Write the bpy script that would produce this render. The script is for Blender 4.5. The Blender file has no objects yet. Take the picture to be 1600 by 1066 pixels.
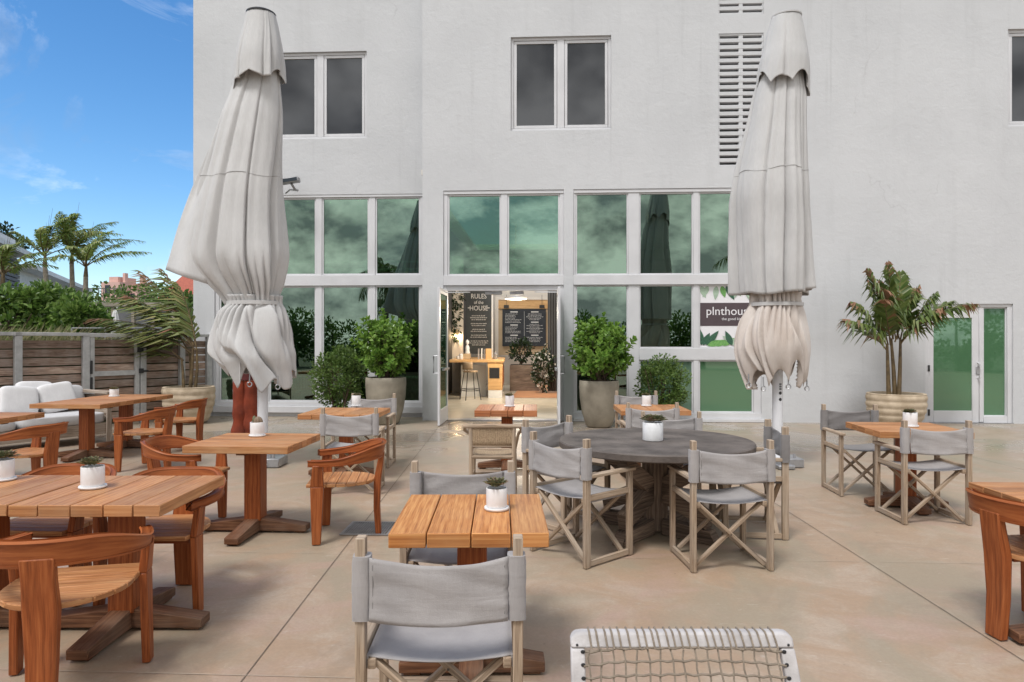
import bpy, bmesh, math, random
from mathutils import Vector, Matrix, noise
R = math.radians
S = bpy.context.scene
COL = S.collection
rng = random.Random(7)

# ------------------------------------------------------------------ camera model (used only to read sizes off the photo)
F, H0, E = 1067.0, 535.0, 1.55
def G(px, py, z=0.0):
    Y = F * (E - z) / (py - H0)
    return ((px - 800) / F * Y, Y)
def P(px, py, Y):
    return ((px - 800) / F * Y, Y, E - (py - H0) / F * Y)

cam_d = bpy.data.cameras.new('camera'); cam = bpy.data.objects.new('camera', cam_d); COL.objects.link(cam)
cam.location = (0, 0, E); cam.rotation_euler = (R(90), 0, 0)
cam_d.sensor_width = 36; cam_d.lens = 36 * F / 1600; cam_d.shift_y = 2 / 1600
cam_d.clip_start = 0.05; cam_d.clip_end = 2000
S.camera = cam

# ------------------------------------------------------------------ materials
MATS = {}
class NT:
    def __init__(s, name):
        s.m = bpy.data.materials.new(name); s.m.use_nodes = True
        s.t = s.m.node_tree; s.t.nodes.clear()
        s.out = s.t.nodes.new('ShaderNodeOutputMaterial')
        MATS[name] = s.m
    def n(s, typ, **kw):
        nd = s.t.nodes.new(typ)
        for k, v in kw.items():
            if k.startswith('i_'):
                key = k[2:]
                nd.inputs[int(key) if key.isdigit() else key.replace('_', ' ')].default_value = v
            else: setattr(nd, k, v)
        return nd
    def l(s, a, b): s.t.links.new(a, b)
    def tex(s, kind='Object', scale=(1, 1, 1)):
        tc = s.n('ShaderNodeTexCoord'); mp = s.n('ShaderNodeMapping')
        mp.inputs['Scale'].default_value = scale
        s.l(tc.outputs[kind], mp.inputs['Vector']); return mp.outputs['Vector']
    def noise(s, vec, scale, detail=5, rough=.55, dist=0):
        nd = s.n('ShaderNodeTexNoise'); s.l(vec, nd.inputs['Vector'])
        nd.inputs['Scale'].default_value = scale; nd.inputs['Detail'].default_value = detail
        nd.inputs['Roughness'].default_value = rough; nd.inputs['Distortion'].default_value = dist
        return nd.outputs['Fac']
    def ramp(s, fac, stops):
        r = s.n('ShaderNodeValToRGB'); e = r.color_ramp.elements
        while len(e) < len(stops): e.new(.5)
        for i, (p, c) in enumerate(stops):
            e[i].position = p; e[i].color = (c, c, c, 1) if not hasattr(c, '__len__') else (*c, 1)
        s.l(fac, r.inputs['Fac']); return r.outputs['Color']
    def mix(s, fac, a, b, mode='MIX'):
        m = s.n('ShaderNodeMix', data_type='RGBA', blend_type=mode)
        for sock, v in ((m.inputs[0], fac), (m.inputs[6], a), (m.inputs[7], b)):
            if hasattr(v, 'is_linked') or hasattr(v, 'links'): s.l(v, sock)
            elif hasattr(v, '__len__'): sock.default_value = (*v[:3], 1)
            else: sock.default_value = v
        return m.outputs[2]
    def math(s, op, a, b=0.0, clamp=False):
        m = s.n('ShaderNodeMath', operation=op, use_clamp=clamp)
        for sock, v in ((m.inputs[0], a), (m.inputs[1], b)):
            if hasattr(v, 'links'): s.l(v, sock)
            else: sock.default_value = v
        return m.outputs[0]
    def island(s): return s.n('ShaderNodeNewGeometry').outputs['Random Per Island']
    def principled(s, color, rough=.6, bump=None, bstr=.2, bdist=.01, **kw):
        p = s.n('ShaderNodeBsdfPrincipled')
        if hasattr(color, 'links'): s.l(color, p.inputs['Base Color'])
        else: p.inputs['Base Color'].default_value = (*color, 1)
        if hasattr(rough, 'links'): s.l(rough, p.inputs['Roughness'])
        else: p.inputs['Roughness'].default_value = rough
        for k, v in kw.items(): p.inputs[k.replace('_', ' ')].default_value = v
        if bump is not None:
            b = s.n('ShaderNodeBump'); b.inputs['Strength'].default_value = bstr; b.inputs['Distance'].default_value = bdist
            s.l(bump, b.inputs['Height']); s.l(b.outputs['Normal'], p.inputs['Normal'])
        s.l(p.outputs['BSDF'], s.out.inputs['Surface']); return p

def m_simple(name, c1, c2=None, scale=8, rough=.6, bstr=.15, bscale=None, detail=5, bdist=.01, kind='Object', **kw):
    t = NT(name); v = t.tex(kind)
    if c2 is None: c2 = tuple(min(1, x * .82) for x in c1)
    f = t.noise(v, scale, detail)
    col = t.ramp(f, [(.32, c2), (.68, c1)])
    b = t.noise(v, bscale or scale * 5, 6)
    t.principled(col, rough, b, bstr, bdist, **kw); return t.m

def m_wood(name, dark, mid, light, rough=.5, fine=46, bstr=.12, vary=.35, weather=None, spec=.22, band=.075):
    t = NT(name); uv = t.tex('UV')
    isl = t.island()
    cx = t.n('ShaderNodeCombineXYZ'); t.l(t.math('MULTIPLY', isl, 31.0), cx.inputs[2]); t.l(t.math('MULTIPLY', isl, 7.0), cx.inputs[0])
    ad = t.n('ShaderNodeVectorMath', operation='ADD'); t.l(uv, ad.inputs[0]); t.l(cx.outputs[0], ad.inputs[1])
    mp = t.n('ShaderNodeMapping'); mp.inputs['Scale'].default_value = (5.5, fine * 3.2, 1); t.l(ad.outputs[0], mp.inputs['Vector'])
    g = t.noise(mp.outputs['Vector'], 1.0, 5, .6, .3)
    mp2 = t.n('ShaderNodeMapping'); mp2.inputs['Scale'].default_value = (1.3, 7, 1); t.l(ad.outputs[0], mp2.inputs['Vector'])
    wv_ = t.n('ShaderNodeTexWave', wave_type='BANDS', bands_direction='Y', wave_profile='SIN'); t.l(mp2.outputs['Vector'], wv_.inputs['Vector'])
    wv_.inputs['Scale'].default_value = 1.5; wv_.inputs['Distortion'].default_value = 7.0; wv_.inputs['Detail'].default_value = 3; wv_.inputs['Detail Scale'].default_value = .9
    g2 = t.noise(mp2.outputs['Vector'], 1.0, 3, .5, 1.2)
    mx = t.math('ADD', t.math('ADD', t.math('MULTIPLY', g, .56), t.math('MULTIPLY', wv_.outputs['Fac'], band)), t.math('MULTIPLY', g2, .44 - band * .8))
    col = t.ramp(mx, [(.36, dark), (.5, mid), (.64, light)])
    br = t.math('ADD', t.math('MULTIPLY', isl, vary), 1 - vary * .5)
    bc = t.n('ShaderNodeCombineColor')
    for i in range(3): t.l(br, bc.inputs[i])
    col = t.mix(1.0, col, bc.outputs[0], 'MULTIPLY')
    if weather:
        wv = t.tex('Object'); wf = t.ramp(t.noise(wv, 3.1, 5), [(.45, 0.0), (.7, weather[1])])
        col = t.mix(wf, col, weather[0])
    t.principled(col, rough, mx, bstr, .004, Specular_IOR_Level=spec); return t.m

m_wood('teak', (.14, .034, .010), (.27, .072, .021), (.37, .115, .036), .42, weather=((.30, .12, .05), .2))
m_wood('teak_top', (.25, .10, .037), (.40, .175, .07), (.52, .27, .12), .5, weather=((.42, .26, .15), .4))
m_wood('teak_orange', (.26, .085, .024), (.45, .18, .054), (.60, .30, .11), .5, weather=((.5, .28, .13), .3))
m_wood('teak_red', (.15, .045, .018), (.36, .125, .05), (.48, .21, .095), .48, weather=((.4, .2, .11), .3))
m_wood('teak_foot', (.05, .022, .012), (.13, .055, .027), (.22, .11, .06), .6, weather=((.20, .14, .10), .6))
m_wood('weathered_teak', (.15, .10, .066), (.33, .245, .172), (.46, .36, .268), .75, weather=((.36, .315, .265), .5))
m_wood('old_timber', (.06, .045, .036), (.16, .115, .085), (.28, .21, .155), .8, bstr=.3)
m_wood('fence_board', (.11, .073, .055), (.25, .172, .13), (.40, .31, .25), .8, fine=30, vary=.7, weather=((.33, .29, .26), .6))
m_wood('oak', (.42, .24, .1), (.6, .36, .16), (.7, .47, .24), .45)
m_wood('red_wood', (.2, .07, .03), (.36, .13, .05), (.5, .22, .09), .5)
m_wood('frame_timber', (.2, .155, .115), (.3, .24, .19), (.42, .36, .3), .8)

m_simple('white_metal', (.62, .62, .635), (.55, .55, .565), 2, .38, .03, 60)
m_simple('pole_metal', (.72, .73, .76), (.64, .65, .68), 1.5, .35, .03, 60)
m_simple('black_metal', (.02, .02, .022), None, 6, .45)
m_simple('grey_metal', (.42, .42, .43), (.28, .28, .29), 9, .4, .1, 60, Metallic=.6)
m_simple('ceramic', (.80, .80, .81), (.70, .70, .70), 14, .4, .05, 90)
m_simple('seam_thread', (.36, .355, .35), (.3, .295, .29), 30, .9)
m_simple('soil', (.08, .06, .045), (.03, .022, .016), 40, .95, .8, 90)
m_simple('ribbed_clay', (.55, .45, .33), (.36, .28, .19), 5, .85, .5, 60)
m_simple('egg_concrete', (.31, .275, .215), (.19, .165, .125), 3.2, .75, .3, 70)
m_simple('concrete_top', (.155, .13, .115), (.062, .051, .045), 4.2, .6, .4, 45, detail=9, Specular_IOR_Level=.3)
m_simple('post_paint', (.46, .46, .455), (.33, .33, .325), 9, .75, .3, 60)
m_simple('interior_paint', (.76, .71, .63), (.7, .65, .58), 1, .8, .05)
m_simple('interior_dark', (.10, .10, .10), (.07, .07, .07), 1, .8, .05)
m_simple('interior_wood_wall', (.55, .42, .27), (.45, .33, .2), 2, .6, .05)
m_simple('chalkboard', (.028, .034, .042), (.018, .021, .027), 4, .7, .1)
m_simple('chalkboard_grey', (.06, .07, .075), (.04, .047, .05), 3, .75, .1)
m_simple('chalk', (.8, .8, .78), (.6, .6, .58), 60, .9)
m_simple('white_paint', (.8, .8, .79), (.74, .74, .73), 2, .5, .03)
m_simple('skin', (.45, .26, .18), (.40, .22, .15), 6, .5, .1, Subsurface_Weight=.1)
m_simple('hair', (.03, .02, .015), None, 30, .6)
m_simple('rust_cloth', (.26, .042, .012), (.13, .02, .007), 5, .85, .8, 14)
m_simple('maroon_cloth', (.13, .025, .025), (.08, .014, .014), 7, .8, .5, 18)
m_simple('apron_cloth', (.7, .64, .63), (.6, .54, .53), 7, .8, .3, 30)
m_simple('shoe', (.03, .025, .02), None, 10, .5)
m_simple('sign_plum', (.085, .06, .068), (.07, .05, .057), 3, .5, .03)
m_simple('sign_white', (.78, .77, .79), (.74, .73, .75), 3, .4, .03)
m_simple('sign_leaf', (.20, .42, .12), (.09, .26, .07), 40, .5)
m_simple('sign_leaf_dark', (.05, .16, .09), (.015, .05, .03), 60, .5)
m_simple('sign_leaf_pale', (.42, .53, .42), (.3, .42, .3), 40, .5)
m_simple('sign_black', (.03, .03, .032), None, 5, .5)
m_simple('trunk_pale', (.36, .31, .25), (.22, .18, .14), 12, .85, .5, 40)
m_simple('bark', (.13, .09, .06), (.06, .04, .03), 14, .9, .6, 50)
m_simple('cane', (.17, .115, .05), (.07, .045, .02), 10, .6, .3, 50)
m_simple('pink_stucco', (.62, .40, .35), (.54, .34, .29), 3, .85, .2)
m_simple('roof_tile', (.42, .12, .07), (.28, .075, .05), 12, .8, .6, 20)
m_simple('house_grey', (.14, .14, .15), (.10, .10, .11), 2, .7, .1)
m_simple('house_white', (.66, .66, .66), (.58, .58, .58), 2, .7, .1)
m_simple('house_glass', (.03, .04, .05), (.02, .025, .03), 2, .1, .0)
m_simple('wicker', (.50, .37, .24), (.3, .21, .13), 70, .8, .8, 160)
m_simple('cord', (.27, .22, .17), (.18, .145, .11), 50, .85, .4, 160)
m_simple('whitewash', (.53, .505, .50), (.36, .335, .325), 11, .8, .35, 50, detail=9)
m_simple('far_stone', (.33, .29, .25), (.24, .2, .17), 3, .9, .3)
m_simple('orange_floor', (.60, .30, .15), (.5, .24, .12), 3, .35, .05)
m_simple('interior_floor', (.68, .61, .49), (.58, .52, .41), 2.5, .25, .05)
m_simple('bulb_shade', (.6, .45, .25), None, 5, .6)

def m_leaf(name, cols, rough=.45, trans=.35):
    t = NT(name); isl = t.island()
    n = len(cols); col = t.ramp(isl, [(i / max(1, n - 1) * .92 + .04, c) for i, c in enumerate(cols)])
    v = t.tex('Object'); f = t.noise(v, 2.0, 3)
    col = t.mix(t.ramp(f, [(.35, 0.0), (.7, .5)]), col, cols[-1])
    p = t.n('ShaderNodeBsdfPrincipled'); t.l(col, p.inputs['Base Color']); p.inputs['Roughness'].default_value = rough
    tr = t.n('ShaderNodeBsdfTranslucent'); t.l(col, tr.inputs['Color'])
    mx = t.n('ShaderNodeMixShader'); mx.inputs[0].default_value = trans
    t.l(p.outputs[0], mx.inputs[1]); t.l(tr.outputs[0], mx.inputs[2]); t.l(mx.outputs[0], t.out.inputs['Surface'])
m_leaf('clusia_leaf', [(.06, .14, .022), (.11, .24, .034), (.19, .34, .055), (.28, .43, .09)], .35)
m_leaf('box_leaf', [(.06, .12, .025), (.10, .19, .04), (.17, .27, .06), (.15, .21, .06)], .45)
m_leaf('hedge_leaf', [(.04, .10, .014), (.08, .17, .026), (.15, .25, .045), (.22, .32, .08)], .42)
m_leaf('palm_leaf', [(.04, .085, .018), (.075, .14, .028), (.12, .19, .04), (.2, .22, .07)], .4)
m_leaf('sunny_palm_leaf', [(.06, .12, .02), (.12, .20, .035), (.20, .27, .06), (.3, .31, .10)], .4)
m_leaf('dry_palm_leaf', [(.07, .13, .03), (.12, .2, .045), (.2, .25, .075), (.30, .27, .11)], .5)
m_leaf('burnt_leaf', [(.16, .13, .05), (.28, .16, .08), (.38, .22, .14), (.32, .15, .09)], .65)
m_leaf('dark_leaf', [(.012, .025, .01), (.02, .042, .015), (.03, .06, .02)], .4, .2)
m_leaf('white_flower', [(.55, .53, .48), (.7, .68, .62)], .6)
m_leaf('succulent', [(.09, .12, .06), (.14, .17, .08), (.24, .22, .10), (.2, .12, .09)], .5, .1)
m_leaf('grass_blade', [(.11, .13, .04), (.2, .2, .08), (.3, .26, .14)], .7)

# canvas / canopy cloth
def m_cloth(name, c1, c2, scale=3.5, weave=420, bstr=.25, stain=None, wr=None):
    t = NT(name); v = t.tex('Object')
    col = t.ramp(t.noise(v, scale, 6), [(.3, c2), (.65, c1)])
    thread = t.noise(t.tex('Object', (1, 1, .12)), weave * .5, 2)
    col = t.mix(t.ramp(thread, [(.3, .0), (.8, .22)]), col, tuple(x * .62 for x in c1))
    if stain:
        col = t.mix(t.ramp(t.noise(v, 7.0, 3), [(.66, 0.0), (.78, .6)]), col, stain)
    b = t.math('ADD', t.noise(v, 24, 5), t.math('MULTIPLY', t.noise(v, weave, 2), .4))
    if wr: b = t.math('ADD', b, t.math('MULTIPLY', t.noise(t.tex('Object', wr), 1.0, 4, .5, 1.6), .9))
    p = t.principled(col, .85, b, bstr, .006)
    p.inputs['Sheen Weight'].default_value = .15
    return t.m
m_cloth('canvas', (.365, .342, .335), (.275, .258, .254), 5, 420, .4, stain=(.22, .205, .20), wr=(4, 7, 24))
m_cloth('canvas_dark', (.22, .205, .20), (.16, .15, .148), wr=(4, 7, 24))
m_cloth('canopy_cloth', (.54, .535, .53), (.43, .425, .42), 1.3, 160, .35, wr=(9, 9, 1.6))
m_cloth('canopy_warm', (.61, .56, .52), (.46, .385, .33), 1.6, 160, .3)
m_cloth('cushion_cloth', (.56, .555, .56), (.48, .475, .48), 5, 300)
m_cloth('pillow_cloth', (.72, .71, .71), (.62, .61, .61), 5, 300)

# stucco wall
t = NT('stucco'); v = t.tex('Object')
big = t.noise(v, .55, 7, .6); streak = t.noise(t.tex('Object', (2.2, 2.2, .28)), 1.0, 6, .6)
patch = t.noise(t.tex('Object', (.5, .5, 1.6)), 1.3, 8, .65, .8)
col = t.ramp(big, [(.3, (.50, .507, .52)), (.7, (.565, .572, .585))])
col = t.mix(t.ramp(streak, [(.55, 0.0), (.78, .35)]), col, (.40, .403, .41))
col = t.mix(t.ramp(patch, [(.60, 0.0), (.74, .35)]), col, (.60, .603, .61))
hair = t.n('ShaderNodeTexVoronoi', feature='DISTANCE_TO_EDGE'); wob = t.n('ShaderNodeVectorMath', operation='ADD'); t.l(v, wob.inputs[0]); nv_ = t.n('ShaderNodeTexNoise'); nv_.inputs['Scale'].default_value = 1.4; nv_.inputs['Detail'].default_value = 6; t.l(v, nv_.inputs['Vector']); t.l(nv_.outputs['Color'], wob.inputs[1]); t.l(wob.outputs[0], hair.inputs['Vector']); hair.inputs['Scale'].default_value = .42
crack = t.math('MULTIPLY', t.ramp(hair.outputs['Distance'], [(.0, 1.0), (.006, 0.0)]), t.ramp(t.noise(v, .8, 3), [(.55, 0.0), (.66, .28)]))
col = t.mix(crack, col, (.30, .30, .30))
drip = t.math('MULTIPLY', t.ramp(t.noise(t.tex('Object', (7, 7, .22)), 1.0, 4, .6), [(.58, 0.0), (.74, .45)]), t.ramp(t.noise(v, .35, 3), [(.45, 0.0), (.6, 1.0)]))
col = t.mix(drip, col, (.36, .365, .37))
t.principled(col, .75, t.math('ADD', t.math('MULTIPLY', t.noise(v, 2.2, 8, .62, .6), 1.1), t.math('ADD', t.math('MULTIPLY', patch, .5), t.math('ADD', t.math('MULTIPLY', t.noise(v, 9, 7, .7), .8), t.math('MULTIPLY', t.noise(v, 90, 3), .12)))), .26, .03)

# stained concrete patio
t = NT('patio_concrete'); v = t.tex('Object')
a = t.noise(v, .42, 7, .62, .5); b = t.noise(t.tex('Object', (1, 1.0, 1)), 1.6, 8, .68, 1.4); c = t.noise(v, 7, 6, .7)
col = t.ramp(a, [(.3, (.41, .282, .185)), (.52, (.43, .305, .21)), (.72, (.415, .335, .25))])
col = t.mix(t.ramp(b, [(.47, 0.0), (.62, .7)]), col, (.50, .41, .325))
col = t.mix(t.ramp(b, [(.27, .4), (.42, 0.0)]), col, (.36, .26, .185))
col = t.mix(t.ramp(t.noise(v, 3.3, 9, .75, 2.0), [(.63, 0.0), (.70, .45)]), col, (.60, .50, .41))
col = t.mix(t.ramp(c, [(.35, .2), (.6, 0.0)]), col, (.31, .22, .155))
col = t.mix(t.ramp(t.noise(t.tex('Object', (1.3, .7, 1)), .8, 6, .6, 1.0), [(.46, 0.0), (.58, .8)]), col, (.35, .295, .215))
col = t.mix(t.ramp(t.noise(t.tex('Object', (.7, 1.2, 1)), 1.1, 6, .62, 1.4), [(.53, 0.0), (.64, .7)]), col, (.45, .31, .245))
col = t.mix(t.ramp(t.noise(v, 55, 4, .7), [(.42, .22), (.6, 0.0)]), col, (.27, .20, .145))
# scuffed grey area by the doors, dark window reflections painted in (world position)
sx = t.n('ShaderNodeSeparateXYZ'); t.l(v, sx.inputs[0])
far = t.ramp(t.math('MULTIPLY', t.math('ADD', sx.outputs[1], t.math('MULTIPLY', b, 2.0)), .05), [(.40, 0.0), (.60, 1.0)])
col = t.mix(t.math('MULTIPLY', far, .45), col, (.29, .262, .222))
refl_patch = t.ramp(t.noise(v, .55, 4, .5, .6), [(.44, 0.0), (.56, 1.0)])
wf = t.math('MULTIPLY', refl_patch, far)
rough = t.math('SUBTRACT', .5, t.math('MULTIPLY', wf, .32))
col = t.mix(t.math('MULTIPLY', wf, .25), col, (.17, .15, .12))
col = t.mix(t.ramp(t.noise(t.tex('Object', (1, 2.6, 1)), 5.5, 10, .78, 1.0), [(.60, 0.0), (.68, .5)]), col, (.55, .49, .42))
col = t.mix(t.ramp(t.noise(t.tex('Object', (1, 1.6, 1)), 2.4, 9, .72, 1.5), [(.30, .4), (.42, 0.0)]), col, (.31, .225, .16))
scr = t.math('MULTIPLY', t.ramp(t.noise(t.tex('Object', (1.0, 9, 1)), 3.0, 6, .7, 1.8), [(.63, 0.0), (.67, .6)]), t.ramp(t.noise(v, .9, 3), [(.45, 0.0), (.6, 1.0)]))
col = t.mix(scr, col, (.58, .50, .42))
st_ = t.math('MULTIPLY', t.ramp(t.noise(v, 1.15, 10, .72, .8), [(.54, 0.0), (.63, .55)]), 1.0)
col = t.mix(st_, col, (.29, .225, .165))
dots = t.n('ShaderNodeTexVoronoi'); dots.inputs['Scale'].default_value = 9; t.l(v, dots.inputs['Vector'])
col = t.mix(t.math('MULTIPLY', t.ramp(dots.outputs['Distance'], [(.03, .7), (.07, 0.0)]), t.ramp(t.noise(v, 2.2, 2), [(.52, 0.0), (.6, 1.0)])), col, (.17, .13, .10))
col = t.mix(1.0, col, (.90, .895, .885), 'MULTIPLY')
t.principled(col, rough, t.math('ADD', b, t.math('MULTIPLY', t.noise(v, 60, 5), .3)), .07, .01)

m_simple('joint', (.20, .155, .115), (.12, .095, .07), 9, .9)
m_simple('joint_pale', (.50, .42, .33), (.34, .27, .2), 6, .9)
m_simple('ground_earth', (.12, .12, .07), (.06, .075, .035), .4, .95)

# glass: a tinted see-through layer under a mirror layer
def m_glass(name, tint, refl, base, add, rough=.0, frost=None):
    t = NT(name)
    lw = t.n('ShaderNodeLayerWeight'); lw.inputs['Blend'].default_value = .35
    f = t.math('ADD', t.math('MULTIPLY', lw.outputs['Fresnel'], base), add, True)
    g = t.n('ShaderNodeBsdfGlossy'); g.inputs['Roughness'].default_value = rough; g.inputs['Color'].default_value = (*refl, 1)
    bn = t.n('ShaderNodeBump'); bn.inputs['Strength'].default_value = .012; bn.inputs['Distance'].default_value = .02
    t.l(t.noise(t.tex('Object'), .6, 0), bn.inputs['Height']); t.l(bn.outputs['Normal'], g.inputs['Normal'])
    if frost is None:
        tr = t.n('ShaderNodeBsdfTransparent'); tr.inputs['Color'].default_value = (*tint, 1)
    else:
        tr = t.n('ShaderNodeBsdfDiffuse'); tr.inputs['Color'].default_value = (*frost, 1)
    mx = t.n('ShaderNodeMixShader'); t.l(f, mx.inputs[0]); t.l(tr.outputs[0], mx.inputs[1]); t.l(g.outputs[0], mx.inputs[2])
    t.l(mx.outputs[0], t.out.inputs['Surface'])
m_glass('green_glass', (.22, .42, .30), (.54, .71, .58), .5, .28)
m_glass('clear_green_glass', (.26, .42, .33), (.53, .68, .57), .45, .28)
m_glass('dark_glass', (.12, .12, .125), (.7, .72, .75), .25, .07, .04, (.028, .029, .031))
m_glass('frosted_glass', (0, 0, 0), (.6, .8, .68), .35, .15, .02, (.075, .165, .085))
m_glass('frosted_pale_glass', (0, 0, 0), (.6, .8, .68), .35, .13, .03, (.095, .165, .115))

# ------------------------------------------------------------------ mesh builder
class MB:
    def __init__(s): s.v = []; s.f = []; s.uv = []; s.sm = []; s.mi = []; s.cur = 0
    def face(s, idx, uv, smooth=False):
        s.f.append(idx); s.uv.extend(uv); s.sm.append(smooth); s.mi.append(s.cur)
    def quad(s, a, b, c, d, uvs=None, smooth=False):
        i = len(s.v); s.v += [tuple(a), tuple(b), tuple(c), tuple(d)]
        s.face((i, i + 1, i + 2, i + 3), uvs or [(0, 0), (1, 0), (1, 1), (0, 1)], smooth)
    def hexa(s, c):      # 8 corners: bottom ring 0-3 (ccw), top ring 4-7 ; long axis uv picked per face
        i = len(s.v); s.v += [tuple(p) for p in c]
        C_ = [Vector(p) for p in c]
        d = [((C_[1] - C_[0]).length, 0), ((C_[3] - C_[0]).length, 1), ((C_[4] - C_[0]).length, 2)]
        L = max(d)[1]; axes = [(C_[1] - C_[0]), (C_[3] - C_[0]), (C_[4] - C_[0])]
        ax = [a.normalized() if a.length > 1e-9 else Vector((1, 0, 0)) for a in axes]
        others = [k for k in range(3) if k != L]
        for q, fixed in (((0, 3, 2, 1), 2), ((4, 5, 6, 7), 2), ((0, 1, 5, 4), 1), ((2, 3, 7, 6), 1), ((1, 2, 6, 5), 0), ((3, 0, 4, 7), 0)):
            if fixed == L: kk = others
            else: kk = [L, [k for k in others if k != fixed][0]]
            uv = [((C_[j] - C_[0]).dot(ax[kk[0]]) * (1 if fixed != L else .25), (C_[j] - C_[0]).dot(ax[kk[1]]) + fixed * .37) for j in q]
            s.face(tuple(i + j for j in q), uv)
    def box(s, x0, x1, y0, y1, z0, z1, M=None):
        c = [(x0, y0, z0), (x1, y0, z0), (x1, y1, z0), (x0, y1, z0), (x0, y0, z1), (x1, y0, z1), (x1, y1, z1), (x0, y1, z1)]
        if M is not None: c = [M @ Vector(p) for p in c]
        s.hexa(c)
    def beam(s, p0, p1, w, h, up=(0, 0, 1), w1=None, h1=None):
        p0, p1 = Vector(p0), Vector(p1); d = (p1 - p0).normalized(); up = Vector(up)
        sd = d.cross(up)
        if sd.length < 1e-4: sd = d.cross(Vector((0, 1, 0)))
        sd.normalize(); u = sd.cross(d).normalized()
        w1 = w if w1 is None else w1; h1 = h if h1 is None else h1
        c = []
        for p, a, b in ((p0, w / 2, h / 2), (p1, w1 / 2, h1 / 2)):
            c += [p - sd * a - u * b, p + sd * a - u * b, p + sd * a + u * b, p - sd * a + u * b]
        s.hexa(c)
    def rings(s, rings, closed=True, caps=True, smooth=True, uscale=1.0):
        n = len(rings[0]); base = len(s.v)
        for r in rings: s.v += [tuple(p) for p in r]
        L = 0; ls = [0]
        for k in range(1, len(rings)):
            L += (Vector(rings[k][0]) - Vector(rings[k - 1][0])).length; ls.append(L)
        per = [0]
        for j in range(n): per.append(per[-1] + (Vector(rings[0][(j + 1) % n]) - Vector(rings[0][j])).length)
        m = n if closed else n - 1
        for k in range(len(rings) - 1):
            for j in range(m):
                a = base + k * n + j; b = base + k * n + (j + 1) % n
                s.face((a, b, b + n, a + n), [(ls[k], per[j]), (ls[k], per[j + 1]), (ls[k + 1], per[j + 1]), (ls[k + 1], per[j])], smooth)
        if caps and closed:
            for k, rev in ((0, True), (len(rings) - 1, False)):
                idx = [base + k * n + j for j in range(n)]
                if rev: idx.reverse()
                s.face(tuple(idx), [(s.v[i][0], s.v[i][1]) for i in idx], False)
    def tube(s, pts, rad, n=8, caps=True, smooth=True):
        pts = [Vector(p) for p in pts]; rs = []
        if not hasattr(rad, '__len__'): rad = [rad] * len(pts)
        ref = Vector((0, 0, 1)) if abs((pts[1] - pts[0]).normalized().z) < .9 else Vector((1, 0, 0))
        for k, p in enumerate(pts):
            d = (pts[min(k + 1, len(pts) - 1)] - pts[max(k - 1, 0)]).normalized()
            a = d.cross(ref).normalized(); b = a.cross(d).normalized()
            rs.append([p + (a * math.cos(2 * math.pi * j / n) + b * math.sin(2 * math.pi * j / n)) * rad[k] for j in range(n)])
        s.rings(rs, True, caps, smooth)
    def lathe(s, prof, n=32, c=(0, 0, 0), caps=True, smooth=True):
        s.rings([[(c[0] + r * math.cos(2 * math.pi * j / n), c[1] + r * math.sin(2 * math.pi * j / n), c[2] + z) for j in range(n)] for r, z in prof], True, caps, smooth)
    def grid(s, fn, nu, nv, smooth=True):
        base = len(s.v)
        for j in range(nv + 1):
            for i in range(nu + 1): s.v.append(tuple(fn(i / nu, j / nv)))
        for j in range(nv):
            for i in range(nu):
                a = base + j * (nu + 1) + i
                s.face((a, a + 1, a + nu + 2, a + nu + 1), [(i / nu, j / nv), ((i + 1) / nu, j / nv), ((i + 1) / nu, (j + 1) / nv), (i / nu, (j + 1) / nv)], smooth)
    def blob(s, c, r, n=10, m=7, jit=0.0, sq=1.0, seed=0):
        rr = random.Random(seed); rs = []
        for k in range(m + 1):
            ph = math.pi * k / m; ring = []
            for j in range(n):
                th = 2 * math.pi * j / n; q = 1 + rr.uniform(-jit, jit)
                cs, sn = math.cos(th), math.sin(th)
                cs = math.copysign(abs(cs) ** sq, cs); sn = math.copysign(abs(sn) ** sq, sn)
                sp = max(.02, math.sin(ph)) ** sq; cp = math.copysign(abs(math.cos(ph)) ** sq, math.cos(ph))
                ring.append((c[0] + r[0] * sp * cs * q, c[1] + r[1] * sp * sn * q, c[2] - r[2] * cp * q))
            rs.append(ring)
        s.rings(rs)
    def poly_prism(s, pts, z0, z1, M=None):
        n = len(pts); i = len(s.v)
        vs = [(x, y, z0) for x, y in pts] + [(x, y, z1) for x, y in pts]
        if M is not None: vs = [tuple(M @ Vector(p)) for p in vs]
        s.v += vs
        s.face(tuple(i + k for k in reversed(range(n))), [(pts[k][0], pts[k][1]) for k in reversed(range(n))])
        s.face(tuple(i + n + k for k in range(n)), [(p[0], p[1]) for p in pts])
        for k in range(n):
            a, b = i + k, i + (k + 1) % n; w = math.dist(pts[k], pts[(k + 1) % n])
            s.face((a, b, b + n, a + n), [(pts[k][0], 0), (pts[k][0] + w, 0), (pts[k][0] + w, z1 - z0), (pts[k][0], z1 - z0)])
    def leaf(s, p, d, nrm, L, W, fold=.25, ob=.62):
        d = d.normalized(); sd = d.cross(nrm)
        if sd.length < 1e-4: sd = d.cross(Vector((.3, .5, .8)))
        sd.normalize(); up = sd.cross(d); i = len(s.v)
        b = p; tp = p + d * L - up * L * .08
        s.v += [tuple(b), tuple(p + d * L * .35 + sd * W * .34 + up * W * fold), tuple(p + d * L * ob + sd * W * .5 + up * W * fold * .9), tuple(tp),
                tuple(p + d * L * ob - sd * W * .5 + up * W * fold * .9), tuple(p + d * L * .35 - sd * W * .34 + up * W * fold)]
        s.face((i, i + 1, i + 2, i + 3), [(0, 0)] * 4, False); s.face((i, i + 3, i + 4, i + 5), [(0, 0)] * 4, False)
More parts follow.
